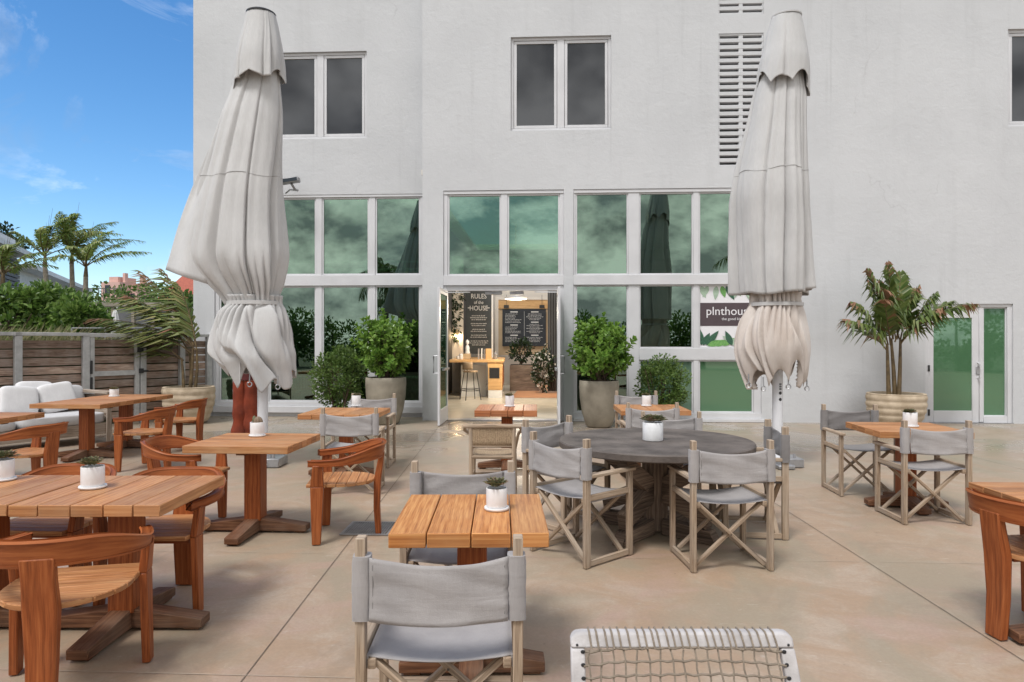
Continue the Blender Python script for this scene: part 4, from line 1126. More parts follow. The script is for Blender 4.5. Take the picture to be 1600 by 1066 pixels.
def warpz(x, t_): return .006 * math.sin(x * 40 + t_ * 60)
for k in range(rows):
    t_ = .095 + .89 * k / (rows - 1)
    ptsl = [bp(-.253 + .506 * j / 24, t_ + .007 * noise.noise(Vector((j * .35, k * 1.3, 0))) + (.02 * ((j / 12 - 1) ** 2 - 1) if k < 3 else 0)) + Vector((0, .004 * (-1) ** (j + k), 0)) for j in range(25)]
    m.tube(ptsl, .0029, 6)
for k in range(17):
    x = -.238 + .476 * k / 16
    m.tube([bp(x + .006 * noise.noise(Vector((k * .9, j * .5, 2))), .082 + .9 * j / 18) + Vector((0, .004 * (-1) ** (j + k + 1), 0)) for j in range(19)], .0026, 5)
m.build('backrest', 'cord', ww)
m = MB()
for s_ in (-1, 1):
    for k in range(8): m.blob(tuple(bp(s_ * .254, .095 + .0636 * k) + Vector((0, -.002, .001))), (.006, .003, .005), 8, 4)
    m.blob(tuple(bp(s_ * .268, .062) + Vector((0, -.0015, .001))), (.0035, .002, .0035), 8, 4)
m.build('cord_hole', 'black_metal', ww)
m = MB(); m.box(-.28, .28, -.40, .06, .35, .39); m.build('seat_frame', 'whitewash', ww, .008)
m = MB(); m.grid(lambda u, v: (-.25 + .5 * u, -.38 + .42 * v, .392 + .003 * math.sin(u * 120) * math.cos(v * 100)), 60, 40); m.build('seat', 'cord', ww, solid=.004)
for sx2, sy2 in ((-.26, -.38), (.26, -.38), (-.26, .05), (.26, .05)):
    m = MB(); m.box(sx2 - .022, sx2 + .022, sy2 - .022, sy2 + .022, 0, .349); m.build('leg', 'whitewash', ww, .005)

# ------------------------------------------------------------------ succulent pots
def succulent(loc, r, h, label, kind=0, saucer=True, seed=1):
    rr = random.Random(seed)
    root = empty('succulent_pot', loc, rr.uniform(0, 3), label, 'potted plant', 'white pots of succulents on the tables')
    z = .004
    if saucer:
        m = MB(); m.lathe([(.01, .001), (r * 1.12, .001), (r * 1.2, .008), (r * 1.17, .014), (.01, .011)], 36); m.build('saucer', 'ceramic', root); z = .0145
    m = MB(); m.lathe([(.005, z), (r * .96, z), (r, z + .006), (r, z + h - .004), (r * .97, z + h), (r * .9, z + h - .002), (r * .88, z + h - .02), (.005, z + h - .021)], 36); m.build('pot', 'ceramic', root)
    m = MB(); m.lathe([(.003, z + h - .0205), (r * .87, z + h - .0205), (r * .5, z + h - .012), (.003, z + h - .010)], 18); m.build('soil', 'soil', root)
    m = MB(); top = z + h - .012
    if kind == 2:     # little cactus
        rs = []
        for k in range(9):
            ph = math.pi * .5 * k / 8; ring = []
            for j in range(32):
                a = 2 * math.pi * j / 32; q = r * .62 * math.cos(ph) * (1 + .12 * math.cos(8 * a)) + .001
                ring.append((q * math.cos(a) - r * .15, q * math.sin(a), top + .06 * math.sin(ph)))
            rs.append(ring)
        m.rings(rs); m.blob((r * .4, .01, top + .025), (r * .28, r * .28, .04), 12, 6, .1)
    for c_ in range(7 if kind != 2 else 2):
        ox, oy = (rr.uniform(-.5, .5) * r, rr.uniform(-.5, .5) * r) if c_ else (0, 0)
        for k in range(16):
            a = k * 2.4; el = R(12 + 70 * k / 16); L = r * (.62 - .014 * k) * rr.uniform(.85, 1.15)
            d = Vector((math.cos(a) * math.cos(el), math.sin(a) * math.cos(el), math.sin(el)))
            L *= 1.35 if kind == 0 else 1.1
            m.leaf(Vector((ox, oy, top + .006 + .014 * (kind == 0))), d, Vector((0, 0, 1)), L + .012, r * .34, .3, .7)
    m.build('plant', 'succulent', root)
    return root
def tp(px, py): return (*G(px, py, .75), .753)
for i, (p, r, h, lb, k) in enumerate((
    ((145, 763), .058, .105, 'white pot of brownish succulent on the large front left teak table', 0),
    ((4, 751), .058, .105, 'white pot of yellow green succulent at the left edge of the front table', 0),
    ((178.5, 620), .062, .095, 'white pot on the long teak table before the sofa', 1),
    ((402, 682), .058, .105, 'white pot with a small green cactus on the square teak table', 2),
    ((776, 797), .050, .09, 'white pot of bronze succulent on the front centre teak table', 0),
    ((556.5, 635), .055, .12, 'white pot on the small table before the left tall planter', 1),
    ((796.5, 635.5), .055, .12, 'white pot with a yellowish plant on the doorway table', 1),
    ((1010, 635), .055, .12, 'white pot on the small table before the right tall planter', 1),
    ((1020, 689), .082, .145, 'large white pot with green rosette on the round concrete table', 0),
    ((1422, 667), .062, .12, 'white pot on the right teak table before the palm planter', 1))):
    succulent(tp(*p), r, h, lb, k, saucer=(i not in (8,)), seed=20 + i)
# ------------------------------------------------------------------ parasols
def interp(rows, y):
    if y <= rows[0][0]: return rows[0][1:]
    for a, b in zip(rows, rows[1:]):
        if y <= b[0]:
            t_ = (y - a[0]) / (b[0] - a[0]); i = rows.index(a); dy = b[0] - a[0]
            pa = rows[i - 1] if i else a; nb = rows[i + 2] if i + 2 < len(rows) else b; out = []
            for c in range(1, len(a)):
                m0 = (b[c] - pa[c]) / max(1e-6, b[0] - pa[0]) * dy; m1 = (nb[c] - a[c]) / max(1e-6, nb[0] - a[0]) * dy
                h = t_; out.append((2*h**3-3*h*h+1)*a[c] + (h**3-2*h*h+h)*m0 + (-2*h**3+3*h*h)*b[c] + (h**3-h*h)*m1)
            return tuple(out)
    return rows[-1][1:]
def drape(m, rows, Y, depth, npl, amp, seed, hem=None, nu=168, nv=64, dcap=.55, twist=0.0, soft=.8, gather=None, gn=19, comp=.2):
    """cloth hung round the pole: rows give half-widths down the height, pleats deepen downward, hem(th) lifts the lower edge (metres)"""
    rr = random.Random(seed); st = [rr.uniform(.45, 1.1) for _ in range(npl)]; ws = [rr.uniform(.55, 1.5) for _ in range(npl)]; tot = sum(ws); cum = [0]
    for x_ in ws: cum.append(cum[-1] + x_ / tot)
    pk = [rr.choice((.10, .16, .22, .80, .86, .9)) for _ in range(npl)]; ds = [rr.uniform(.3, 1.4) for _ in range(npl)]
    y0, y1 = rows[0][0], rows[-1][0]; rings = []
    for k in range(nv + 1):
        s = k / nv; py = y0 + (y1 - y0) * s; xl, xr = interp(rows, py)
        xc = ((xl + xr) / 2 - 800) / F * Y; a = (xr - xl) / 2 / F * Y; a *= 1 + comp * (amp(s) if callable(amp) else amp); b = min(a * depth, dcap)
        z0 = E - (py - H0) / F * Y; ring = []
        am = amp(s) if callable(amp) else amp
        for j in range(nu):
            th = 2 * math.pi * j / nu
            w_ = th + .22 * math.sin(2 * th + seed) + .09 * math.sin(5 * th + seed * 2.1) + twist * s + .05 * math.sin(z0 * 1.7 + seed + 2 * th)
            q = (w_ / (2 * math.pi)) % 1.0; i = 0
            while i < npl - 1 and q >= cum[i + 1]: i += 1
            f_ = (q - cum[i]) / (cum[i + 1] - cum[i]); pki = pk[i] + .05 * math.sin(s * 5 * ds[i] + i)
            bump = f_ / pki if f_ < pki else (1 - f_) / (1 - pki)
            fl = 1 - abs(2 * f_ - 1); bump = .42 * bump + .58 * min(1, fl * 5) ** .7 + .10 * math.sin(f_ * 9 + i + s * 3) * fl
            stv = st[i] * (1 + .25 * math.sin(4 * s * ds[i] + i * 2))
            nz = noise.noise(Vector((math.cos(th) * 1.6, math.sin(th) * 1.6, z0 * .8 + seed)))
            r = 1 - am * (1 - bump * min(1.0, stv)) + am * .16 * nz
            if gather:
                gw = gather(s)
                if gw > .001:
                    gq = (th + .3 * math.sin(3 * th + seed)) / (2 * math.pi) * gn; gi = int(gq) % gn; gf = gq - int(gq)
                    r -= gw * (.4 + .6 * noise.noise(Vector((gi * 1.7, seed, 0))) ** 2 + .3) * (1 - abs(math.sin(math.pi * gf)) ** .7)
            r += .02 * noise.noise(Vector((math.cos(th) * 3, math.sin(th) * 3, z0 * .9 + seed))) + .008 * noise.noise(Vector((math.cos(th) * 9, math.sin(th) * 9, z0 * 3 + seed)))
            z = z0
            if hem: z += hem(th, i, f_) * s ** 3
            ring.append((xc + a * math.cos(th) * r, Y + b * math.sin(th) * r, z))
        rings.append(ring)
    m.rings(rings, True, False, True); return rings
def rowcent(rows, py, Y):
    xl, xr = interp(rows, py); return ((xl + xr) / 2 - 800) / F * Y, (xr - xl) / 2 / F * Y

def hem_points(seed, lo, hi, n):
    rr = random.Random(seed); v = [rr.uniform(lo, hi) for _ in range(n)]
    def h(th, i, f_):
        q = th / (2 * math.pi) * n; k = int(q) % n; f = q - int(q)
        return v[k] * abs(math.sin(math.pi * f)) ** .8 + .12 * (hi - lo) * math.sin(3 * th + seed)
    return h

def parasol(Yp, pole_px, label, seed, body, skirt, valance, waist, pole_r=.064, warm=False, flap=None, strap_px=None, hem_body=None, hem_skirt=None, disc=None, npl=9, amp_b=.34, tw=0.0, gat=0.0, seams=(56,), cmp_=.08):
    px0 = (pole_px - 800) / F * Yp
    root = empty('closed_parasol', (px0, Yp, 0), 0, label, 'parasol', 'tall closed parasols on the patio')
    def loc(m): m.v = [(x - px0, y - Yp, z) for x, y, z in m.v]; return m
    m = MB(); m.tube([(px0, Yp, .02), (px0, Yp, 5.5)], pole_r, 20); loc(m).build('pole', 'pole_metal', root)
    m = MB(); br_ = drape(m, [(y, l + 5 * (y < 140), r - 5 * (y < 140)) for y, l, r in body], Yp, .72, npl, lambda s: amp_b * (.55 + .75 * s), seed, hem_body, 300, 100, twist=tw, soft=.55, gather=(lambda s: gat * sstep(.80, .98, s)), comp=cmp_); loc(m).build('canopy', 'canopy_cloth', root, solid=.005, sharp=180)
    m = MB(); drape(m, skirt, Yp, .75, 8, lambda s: .10 + .36 * s, seed + 3, hem_skirt, 320, 56, twist=-.8, soft=.55, gather=lambda s: .34 * (1 - sstep(.05, .75, s))); sk = loc(m).build('skirt', 'canopy_warm' if warm else 'canopy_cloth', root, solid=.005, sharp=180)
    m = MB(); drape(m, [(y, l - 2, r + 2) for y, l, r in valance], Yp, .95, 8, lambda s: .03 + .20 * s, seed + 5, hem_points(seed + 9, -.16, .22, 8), 260, 40, soft=.55); loc(m).build('valance', 'canopy_cloth', root, solid=.005, sharp=180)
    m = MB()
    for k_ in seams:
        rg = br_[k_]; cy_ = Yp
        m.tube([(px0 + (x_ - px0) * 1.006, cy_ + (y_ - cy_) * 1.006 - .003, z_ + .02 * math.sin(j_ * .09)) for j_, (x_, y_, z_) in enumerate(rg)][::2], .003, 4)
    loc(m).build('seam', 'seam_thread', root)
    x, a = rowcent(valance, valance[0][0], Yp); z = E - (valance[0][0] - H0) / F * Yp
    m = MB(); m.lathe([(.01, z + .03), (a * 1.0, z + .03), (a * 1.12, z + .018), (a * 1.12, z), (.01, z)], 28, (x, Yp, 0)); loc(m).build('top_cap', disc or 'canopy_cloth', root)
    # strap round the waist
    x, a = rowcent(skirt, waist, Yp); z = E - (waist - H0) / F * Yp
    m = MB(); m.lathe([(a * .93, z - .022), (a * .97, z - .02), (a * .97, z + .02), (a * .93, z + .022)], 40, (x, Yp, 0), caps=False)
    m.v = [(vx, Yp + (vy - Yp) * .78, vz) for vx, vy, vz in m.v]; loc(m).build('strap', 'canopy_cloth', root, solid=.004)
    # seam line down the panels
    if flap:
        m = MB(); xs = flap; rings = []
        for k in range(41):
            s = k / 40; py = xs[0][0] + (xs[-1][0] - xs[0][0]) * s; xl, xr = interp(xs, py); ring = []
            for j in range(40):
                th = 2 * math.pi * j / 40; cx_ = math.cos(th); sy = math.sin(th)
                u = (cx_ + 1) / 2; pxx = xl + (xr - xl) * u
                z = E - (py - H0) / F * Yp
                z -= s ** 2 * .20 * u
                dpt = .03 + .10 * u * s
                yy = Yp - .16 * s * u + dpt * sy + .05 * s * math.sin(u * 7 + 1) + .05 * noise.noise(Vector((u * 2.4, s * 2.0, 4)))
                ring.append(((pxx - 800) / F * Yp, yy, z))
            rings.append(ring)
        m.rings(rings, True, False, True); loc(m).build('loose_panel', 'canopy_cloth', root, solid=.005, sharp=180)
    return root, loc, px0

bodyL = [(27, 387, 429), (50, 381, 435), (90, 371, 440), (130, 365, 443), (180, 352, 443), (240, 334, 444), (300, 318, 446), (350, 308, 451), (400, 302, 456), (425, 310, 455), (445, 326, 451), (462, 342, 444), (478, 352, 439)]
skirtL = [(462, 350, 440), (474, 354, 439), (486, 340, 446), (505, 330, 450), (535, 324, 453), (560, 326, 456), (580, 338, 456), (604, 352, 458)]
valL = [(24, 388, 428), (45, 383, 433), (75, 373, 439), (100, 366, 443), (128, 363, 445)]
flapL = [(120, 366, 392), (180, 346, 380), (240, 322, 365), (300, 296, 352), (350, 278, 343), (400, 263, 336), (421, 256, 333)]
def hemL(th, i, f_):
    c_ = math.cos(th)
    return .34 * max(0, -c_ - .45) + (.42 * max(0, .45 - abs(c_ + .12)) if math.sin(th) < 0 else .12) + .07 * math.sin(7 * th + 1) + .05 * (f_ if i % 2 else 1 - f_)
rootL, locL, pxL = parasol(8.6, 410.5, 'tall closed grey parasol on the left, one panel hanging loose to the side', 3, bodyL, skirtL, valL, 474, flap=flapL, hem_skirt=hemL, disc='black_metal', npl=7, amp_b=.36, tw=.4, gat=.24, cmp_=.36)
bodyR = [(30, 1208, 1250), (60, 1197, 1254), (100, 1187, 1259), (150, 1176, 1262), (200, 1165, 1264), (250, 1152, 1268), (300, 1143, 1273), (350, 1141, 1276), (400, 1141, 1278), (440, 1142, 1280), (460, 1143, 1281)]
skirtR = [(450, 1172, 1252), (462, 1172, 1253), (476, 1171, 1255), (490, 1163, 1260), (520, 1151, 1266), (545, 1147, 1268), (565, 1150, 1267), (588, 1158, 1264), (602, 1164, 1261)]
valR = [(28, 1209, 1249), (50, 1202, 1253), (80, 1194, 1258), (105, 1187, 1262), (138, 1182, 1264)]
rootR, locR, pxR = parasol(8.6, 1215, 'tall closed pale parasol on the right, tied neatly above a beige tinted skirt', 8, bodyR, skirtR, valR, 476, warm=True, hem_body=hem_points(4, -.02, .07, 7), hem_skirt=hem_points(6, -.05, .42, 9))
# hanging rings, cords, pole marks
def rings_at(root, px0, Yp, spots):
    for px_, py_, dy in spots:
        m = MB()
        c = P(px_, py_, Yp + dy); R_ = .028
        m.tube([(c[0] - px0 + R_ * math.cos(a), c[1] - Yp + .3 * R_ * math.sin(a * 2), c[2] + R_ * math.sin(a)) for a in [2 * math.pi * k / 14 for k in range(15)]], .007, 6)
        m.tube([(c[0] - px0, c[1] - Yp, c[2] + R_), (c[0] - px0, c[1] - Yp + .01, c[2] + .14)], .008, 6)
        m.build('hem_ring', 'grey_metal', root)
rings_at(rootL, pxL, 8.6, [(390, 601, -.30), (434, 605, -.26)])
rings_at(rootR, pxR, 8.6, [(1170, 602, -.2), (1193, 607, -.25), (1232, 604, -.2), (1261, 607, -.1)])
m = MB(); m.box(-.007, .007, -.30, -.288, 1.05, 1.30); cd_ = m.build('cord', 'canopy_cloth', rootL); cd_.location = ((389 - 410.5) / F * 8.6, 0, 0)
m = MB()
for zz in (.78, .80, .82, .84): m.lathe([(.0645, zz), (.0655, zz), (.0655, zz + .012), (.0645, zz + .012)], 20, caps=False)
mk = MB()
def patch(z0, z1, a0, a1, r=.0652):
    n_ = 8
    for k in range(n_):
        b0, b1 = R(a0 + (a1 - a0) * k / n_), R(a0 + (a1 - a0) * (k + 1) / n_)
        mk.quad((r * math.cos(b0), r * math.sin(b0), z0), (r * math.cos(b1), r * math.sin(b1), z0), (r * math.cos(b1), r * math.sin(b1), z1), (r * math.cos(b0), r * math.sin(b0), z1))
for zz in (.955, .985, 1.015):
    for a0 in (268, 282): patch(zz, zz + .022, a0, a0 + 11)
def oval(zc, hz, a0, a1):
    n_ = 12
    for k in range(n_):
        u0, u1 = -1 + 2 * k / n_, -1 + 2 * (k + 1) / n_; h_ = hz * math.sqrt(max(.05, 1 - ((u0 + u1) / 2) ** 2)); am = (a0 + a1) / 2; aw = (a1 - a0) / 2
        b0, b1 = R(am + aw * u0), R(am + aw * u1); r = .0652
        mk.quad((r * math.cos(b0), r * math.sin(b0), zc - h_), (r * math.cos(b1), r * math.sin(b1), zc - h_), (r * math.cos(b1), r * math.sin(b1), zc + h_), (r * math.cos(b0), r * math.sin(b0), zc + h_))
oval(.915, .02, 262, 296); oval(.835, .02, 262, 296)
mk.build('label_mark', 'sign_black', rootR)
# bases
for root, lab in ((rootL, 0), (rootR, 1)):
    m = MB(); m.lathe([(.01, .0), (.10, .0), (.10, .02), (.078, .05), (.076, .30), (.066, .31), (.065, .2)], 20); m.build('sleeve', 'pole_metal', root)
    m = MB(); m.box(-.12, .26, -.18, .18, .002, .11); m.box(-.10, .10, -.3, .3, .001, .05); m.build('base_plate', 'grey_metal', root, .008)
    m = MB(); m.beam((.12, -.05, .11), (.03, -.02, .26), .03, .02); m.tube([(.17, -.1, .11), (.17, -.1, .16)], .018, 8); m.build('base_bolt', 'grey_metal', root)

# ------------------------------------------------------------------ person behind the left parasol
pp = P(384, 0, 10.0)
pe = empty('person', (pp[0], 10.0, .002), R(6), 'person in loose rust red trousers and pale apron standing behind the left parasol', 'person')
def skinned(name, mat, verts, edges, radii, parent, root_i=0, sub=2):
    me = bpy.data.meshes.new(name); me.from_pydata(verts, edges, []); me.materials.append(MATS[mat])
    o = bpy.data.objects.new(name, me); COL.objects.link(o); o.parent = parent
    o.modifiers.new('skin', 'SKIN'); md = o.modifiers.new('sub', 'SUBSURF'); md.levels = 1; md.render_levels = sub
    sv = me.skin_vertices[0].data
    for v_, r_ in zip(sv, radii): v_.radius = r_ if hasattr(r_, '__len__') else (r_, r_)
    sv[root_i].use_root = True
    for md in o.modifiers:
        if md.type == 'SKIN': md.use_smooth_shade = True
    return o
bv, be, br = [], [], []
def bj(p, r, frm=None):
    bv.append(p); br.append(r)
    if frm is not None: be.append((frm, len(bv) - 1))
    return len(bv) - 1
pel = bj((0, 0, .98), (.145, .10)); wa = bj((0, .0, 1.14), (.125, .09), pel); ch_ = bj((0, .0, 1.34), (.15, .10), wa); nk = bj((0, -.005, 1.47), (.055, .055), ch_); hd0 = bj((0, .01, 1.54), (.062, .07), nk); hd = bj((0, .02, 1.63), (.072, .09), hd0); hd1 = bj((0, .015, 1.69), (.05, .06), hd)
bj((0, .10, 1.60), (.014, .014), hd)                                       # nose
for s_ in (-1, 1):
    hp = bj((s_ * .085, 0, .90), (.085, .09), pel); kn = bj((s_ * .09, .02, .50), (.055, .058), hp); ak = bj((s_ * .09, -.01, .09), (.038, .04), kn); ft = bj((s_ * .10, .12, .035), (.04, .03), ak)
    sh = bj((s_ * .16, 0, 1.40), (.055, .055), ch_); el = bj((s_ * .20, .03, 1.16), (.04, .04), sh); wr = bj((s_ * .13, .24, 1.22), (.027, .03), el); pm = bj((s_ * .11, .31, 1.24), (.036, .018), wr)
    for k in range(4): f1 = bj((s_ * (.085 + .016 * k), .355 - .004 * abs(k - 1), 1.25), .0095, pm); bj((s_ * (.083 + .015 * k), .385 - .006 * abs(k - 1), 1.235), .008, f1)
    t1 = bj((s_ * .085, .315, 1.27), .011, pm); bj((s_ * .075, .345, 1.285), .009, t1)
skinned('body', 'skin', bv, be, br, pe)
m = MB()
for s_ in (-1, 1):
    rs = []
    for k in range(26):
        t_ = k / 25; z = .99 - .95 * t_; ring = []
        cx_ = s_ * (.062 + .022 * t_); rad = .118 - .004 * t_ + .010 * math.sin(t_ * 19 + s_) * (.3 + t_)
        for j in range(22):
            a = 2 * math.pi * j / 22
            q = 1 + .16 * noise.noise(Vector((math.cos(a) * 2 + z * 3, math.sin(a) * 2, z * 6 + s_ * 3)))
            x = cx_ + rad * 1.0 * math.cos(a) * q
            if s_ * x < .002 and t_ < .25: x = s_ * .002
            ring.append((x, rad * 1.05 * math.sin(a) * q + .01, z))
        rs.append(ring)
    m.rings(rs, True, True, True)
m.build('trousers', 'rust_cloth', pe)
m = MB(); rs = []
for z, a, b in ((1.0, .155, .125), (1.04, .158, .128), (1.12, .165, .125), (1.28, .182, .13), (1.40, .19, .115), (1.455, .12, .085), (1.475, .07, .07)): rs.append([(a * math.cos(2 * math.pi * j / 24), b * math.sin(2 * math.pi * j / 24), z) for j in range(24)])
m.rings(rs, True, False, True)
for s_ in (-1, 1): m.tube([(s_ * .13, 0, 1.415), (s_ * .18, .0, 1.32), (s_ * .20, .03, 1.17)], [.075, .068, .06], 14)
m.build('shirt', 'maroon_cloth', pe)
m = MB(); m.grid(lambda u, v: (.21 * math.sin((u - .5) * 2.7), .05 + .14 * math.cos((u - .5) * 2.7) + .01 * math.sin(u * 22), 1.06 - .38 * v), 24, 8); m.build('apron', 'apron_cloth', pe, solid=.006)
m = MB(); m.blob((0, -.005, 1.655), (.088, .105, .095), 16, 10, .03, 1, 3); m.build('hair', 'hair', pe)
m = MB()
for s_ in (-1, 1): m.blob((s_ * .10, .07, .045), (.05, .135, .045), 12, 6, 0, .8)
m.build('shoe', 'shoe', pe)

# ------------------------------------------------------------------ outdoor sofa
sd = Vector((.53, .848, 0)).normalized(); LS = 2.5
rf = Vector((-6.28, 10.72, 0)); o0 = rf - sd * LS
sf = empty('outdoor_sofa', (o0.x, o0.y, .001), math.atan2(sd.y, sd.x), 'long outdoor sofa of weathered timber with pale cushions along the slat fence', 'sofa')
m = MB(); m.box(.0, LS, .0, .035, .13, .30); m.box(0, LS, .77, .80, .13, .30); m.box(.036, LS - .036, .036, .769, .22, .25); m.build('base_frame', 'frame_timber', sf, .006)
for x in (.02, LS - .09):
    m = MB(); m.box(x, x + .07, -.03, .001 - .002, 0, .74) ; m.build('leg', 'frame_timber', sf, .005)
    m = MB(); m.box(x, x + .07, .801, .86, 0, .80); m.build('leg', 'frame_timber', sf, .005)
m = MB(); m.box(LS - .10, LS + .01, -.05, .87, .741, .785); m.build('armrest', 'frame_timber', sf, .006)
m = MB()
for k in range(4): m.box(LS - .03, LS - .005, .0, .80, .32 + k * .105, .40 + k * .105)
for k in range(4): m.box(0, LS - .04, .805, .83, .32 + k * .115, .41 + k * .115)
m.build('side_slat', 'frame_timber', sf, .004)
def cushion(m, x0, x1, y0, y1, z0, z1, puff=.05, M=None, seed=0):
    n = 14; rings = []
    i0 = len(m.v)
    cx_, cy_, cz_ = (x0 + x1) / 2, (y0 + y1) / 2, (z0 + z1) / 2; hx, hy, hz = (x1 - x0) / 2, (y1 - y0) / 2, (z1 - z0) / 2
    m.blob((0, 0, 0), (1, 1, 1), 28, 16, 0, .32)
    for i in range(i0, len(m.v)):
        x, y, z = m.v[i]
        if hy <= hx and hy <= hz: y *= 1 - puff * 6 * (x * x * .5 + z * z * .5) * .55
        nz = noise.noise(Vector((x * 1.3 + seed, y * 1.3, z * 1.3))) * .03
        p = Vector((cx_ + x * hx * (1 + nz), cy_ + y * hy * (1 + 2 * nz), cz_ + z * hz * (1 + nz)))
        if M is not None: p = M @ p
        m.v[i] = tuple(p)
for k in range(2):
    m = MB(); cushion(m, .04 + k * 1.205, 1.235 + k * 1.205, -.01, .72, .285, .47, 0, None, k); m.build('seat_cushion', 'cushion_cloth', sf)
for k in range(3):
    a = .04 + k * .80; Mx = Matrix.Translation((0, .70, .47)) @ Matrix.Rotation(R(-10), 4, 'X')
    m = MB(); cushion(m, a, a + .79, -.09, .09, -.01, .40, .05, Mx, k + 5); m.build('back_cushion', 'cushion_cloth', sf)
for i, (x, y, z, ry, lb) in enumerate(((1.42, .50, .68, 6, 'plump white throw pillow leaning on the sofa back, left of the pair'), (1.95, .54, .70, -8, 'white throw pillow standing in the right corner of the sofa'), (1.70, .66, .735, 3, 'white throw pillow tucked behind the other two on the sofa'))):
    m = MB(); cushion(m, -.25, .25, -.085, .085, -.22, .22, .09, None, i + 12); q = m.build('throw_pillow', 'pillow_cloth')
    w = Matrix.Rotation(math.atan2(sd.y, sd.x), 4, 'Z'); pt = w @ Vector((x, y, z)) + Vector((o0.x, o0.y, 0)); q.location = pt
    q.rotation_euler = (R(-14), R(ry), math.atan2(sd.y, sd.x)); tag(q, lb, 'pillow', 'throw pillows on the sofa')

# ------------------------------------------------------------------ slat fence and gate
fA = Vector((P(34, 0, 11.42)[0], 11.42, 0)); fB = Vector((P(331, 0, 14.42)[0], 14.42, 0)); fd = (fB - fA).normalized(); fang = math.atan2(fd.y, fd.x)
def fs(px_):      # distance along the fence line (from fA) at which it is seen at px
    k = (px_ - 800) / F; return (fA.x - k * fA.y) / (k * fd.y - fd.x)
def slats(m, s0, s1, z0, z1, pitch=.150, h=.128, rr=rng):
    z = z0
    while z + h <= z1 + .02:
        m.box(s0, s1, .02 + rr.uniform(-.003, .003), .042, z, z + h + rr.uniform(-.006, .004)); z += pitch
def fence_panel(pxs, label, end_posts, cap=True):
    s0, s1 = pxs; root = empty('slat_fence', (*(fA + fd * s0).xy, 0), fang, label, 'fence', 'slat fence panels')
    m = MB(); slats(m, 0, s1 - s0, .10, 1.60); m.build('slat_panel', 'fence_board', root)
    for a in end_posts:
        m = MB(); m.box(a - .055, a + .055, -.06, .019, 0, 1.66); m.build('post', 'post_paint', root, .005)
    if cap: m = MB(); m.box(-.05, s1 - s0 + .05, -.065, .06, 1.661, 1.72); m.build('cap_rail', 'post_paint', root, .005)
fence_panel((-5.0, fs(27)), 'leftmost slat fence panel behind the pale sofa, cut by the picture edge', (2.2,))
fence_panel((fs(27), fs(133)), 'wide slat fence panel between the sofa and the gate', (0.0, fs(133) - fs(27)))
fence_panel((fs(222), fs(283)), 'slat fence panel right of the gate, behind the bent palm', (.0, fs(283) - fs(222)))
fence_panel((fs(283), fs(329)), 'short last slat fence panel meeting the building corner', (fs(329) - fs(283) - .06,))
gs0, gs1 = fs(139), fs(216)
gt = empty('slat_gate', (*(fA + fd * gs0).xy, 0), fang, 'slatted timber gate with grey mid rail and black hinges', 'gate'); gl = gs1 - gs0
m = MB(); slats(m, .06, gl - .06, .12, 1.58); m.build('slat_panel', 'fence_board', gt)
m = MB(); m.box(0, .075, -.05, .019, .05, 1.64); m.box(gl - .075, gl, -.05, .019, .05, 1.64); m.box(.075, gl - .075, -.045, .018, .93, 1.02); m.box(-.05, gl + .02, -.055, .05, 1.645, 1.715); m.build('gate_frame', 'post_paint', gt, .004)
m = MB(); m.box(-.01, .03, -.075, -.051, .98, 1.22); m.box(-.01, .03, -.075, -.051, .70, .92); m.build('hinge', 'black_metal', gt, .004)
m = MB(); m.box(gl - .05, gl + .05, -.10, -.051, 1.36, 1.58); m.tube([(gl - .02, -.08, 1.47), (gl - .02, -.16, 1.45), (gl + .10, -.16, 1.47)], .02, 8); m.box(gl - .02, gl + .06, -.09, -.051, .96, 1.05); m.tube([(gl + .03, -.07, 1.0), (gl + .14, -.10, 1.0)], .02, 8); m.build('latch', 'black_metal', gt, .004)

# raised garden beyond the fence
nrm = Vector((-fd.y, fd.x, 0))
m = MB(); a, b = fA - fd * 9 + nrm * .35, fA + fd * 3.45 + nrm * .35; far_ = Vector((-40, 60, 0)); 
pts = [a, b, Vector((-6.6, 70, 0)), Vector((-90, 70, 0)), Vector((-90, a.y, 0))]
m.poly_prism([(p.x, p.y) for p in pts], -.01, 1.56); tag(m.build('garden_terrain', 'ground_earth'), kind='structure')
m = MB(); rr = random.Random(9)
for k in range(2600):
    s = rr.uniform(-6, 3.5); p = fA + fd * s + nrm * rr.uniform(.4, 1.7); p.z = 1.55
    h = rr.uniform(.10, .42) * (1.0 if s < 1.5 else .55); d = Vector((rr.gauss(.25, .35), rr.gauss(0, .3), 1)).normalized(); q = d.cross(Vector((rr.random(), rr.random(), 0))).normalized() * .009
    i = len(m.v); t_ = p + d * h + Vector((.06, 0, -.02)); mm = p + d * h * .55
    m.v += [tuple(p - q), tuple(p + q), tuple(mm + q), tuple(mm - q), tuple(t_)]; m.face((i, i + 1, i + 2, i + 3), [(0, 0)] * 4); m.face((i + 3, i + 2, i + 4), [(0, 0)] * 3)
tag(m.build('grass', 'grass_blade'), 'dry tufted grass growing along the top of the bed behind the fence', kind='stuff')
hr = empty('handrail', (0, 0, 0), 0, 'thin grey handrail above the fence line near the white garden parasol', 'railing')
p0, p1 = Vector(P(112, 513, 15.5)), Vector(P(262, 513, 17))
m = MB(); m.tube([p0, p1], .022, 6); m.build('rail', 'grey_metal', hr)
for t_ in (0, .33, .66, 1):
    q = p0.lerp(p1, t_); m = MB(); m.tube([(q.x, q.y, 1.55), tuple(q)], .018, 6); m.build('post', 'grey_metal', hr)

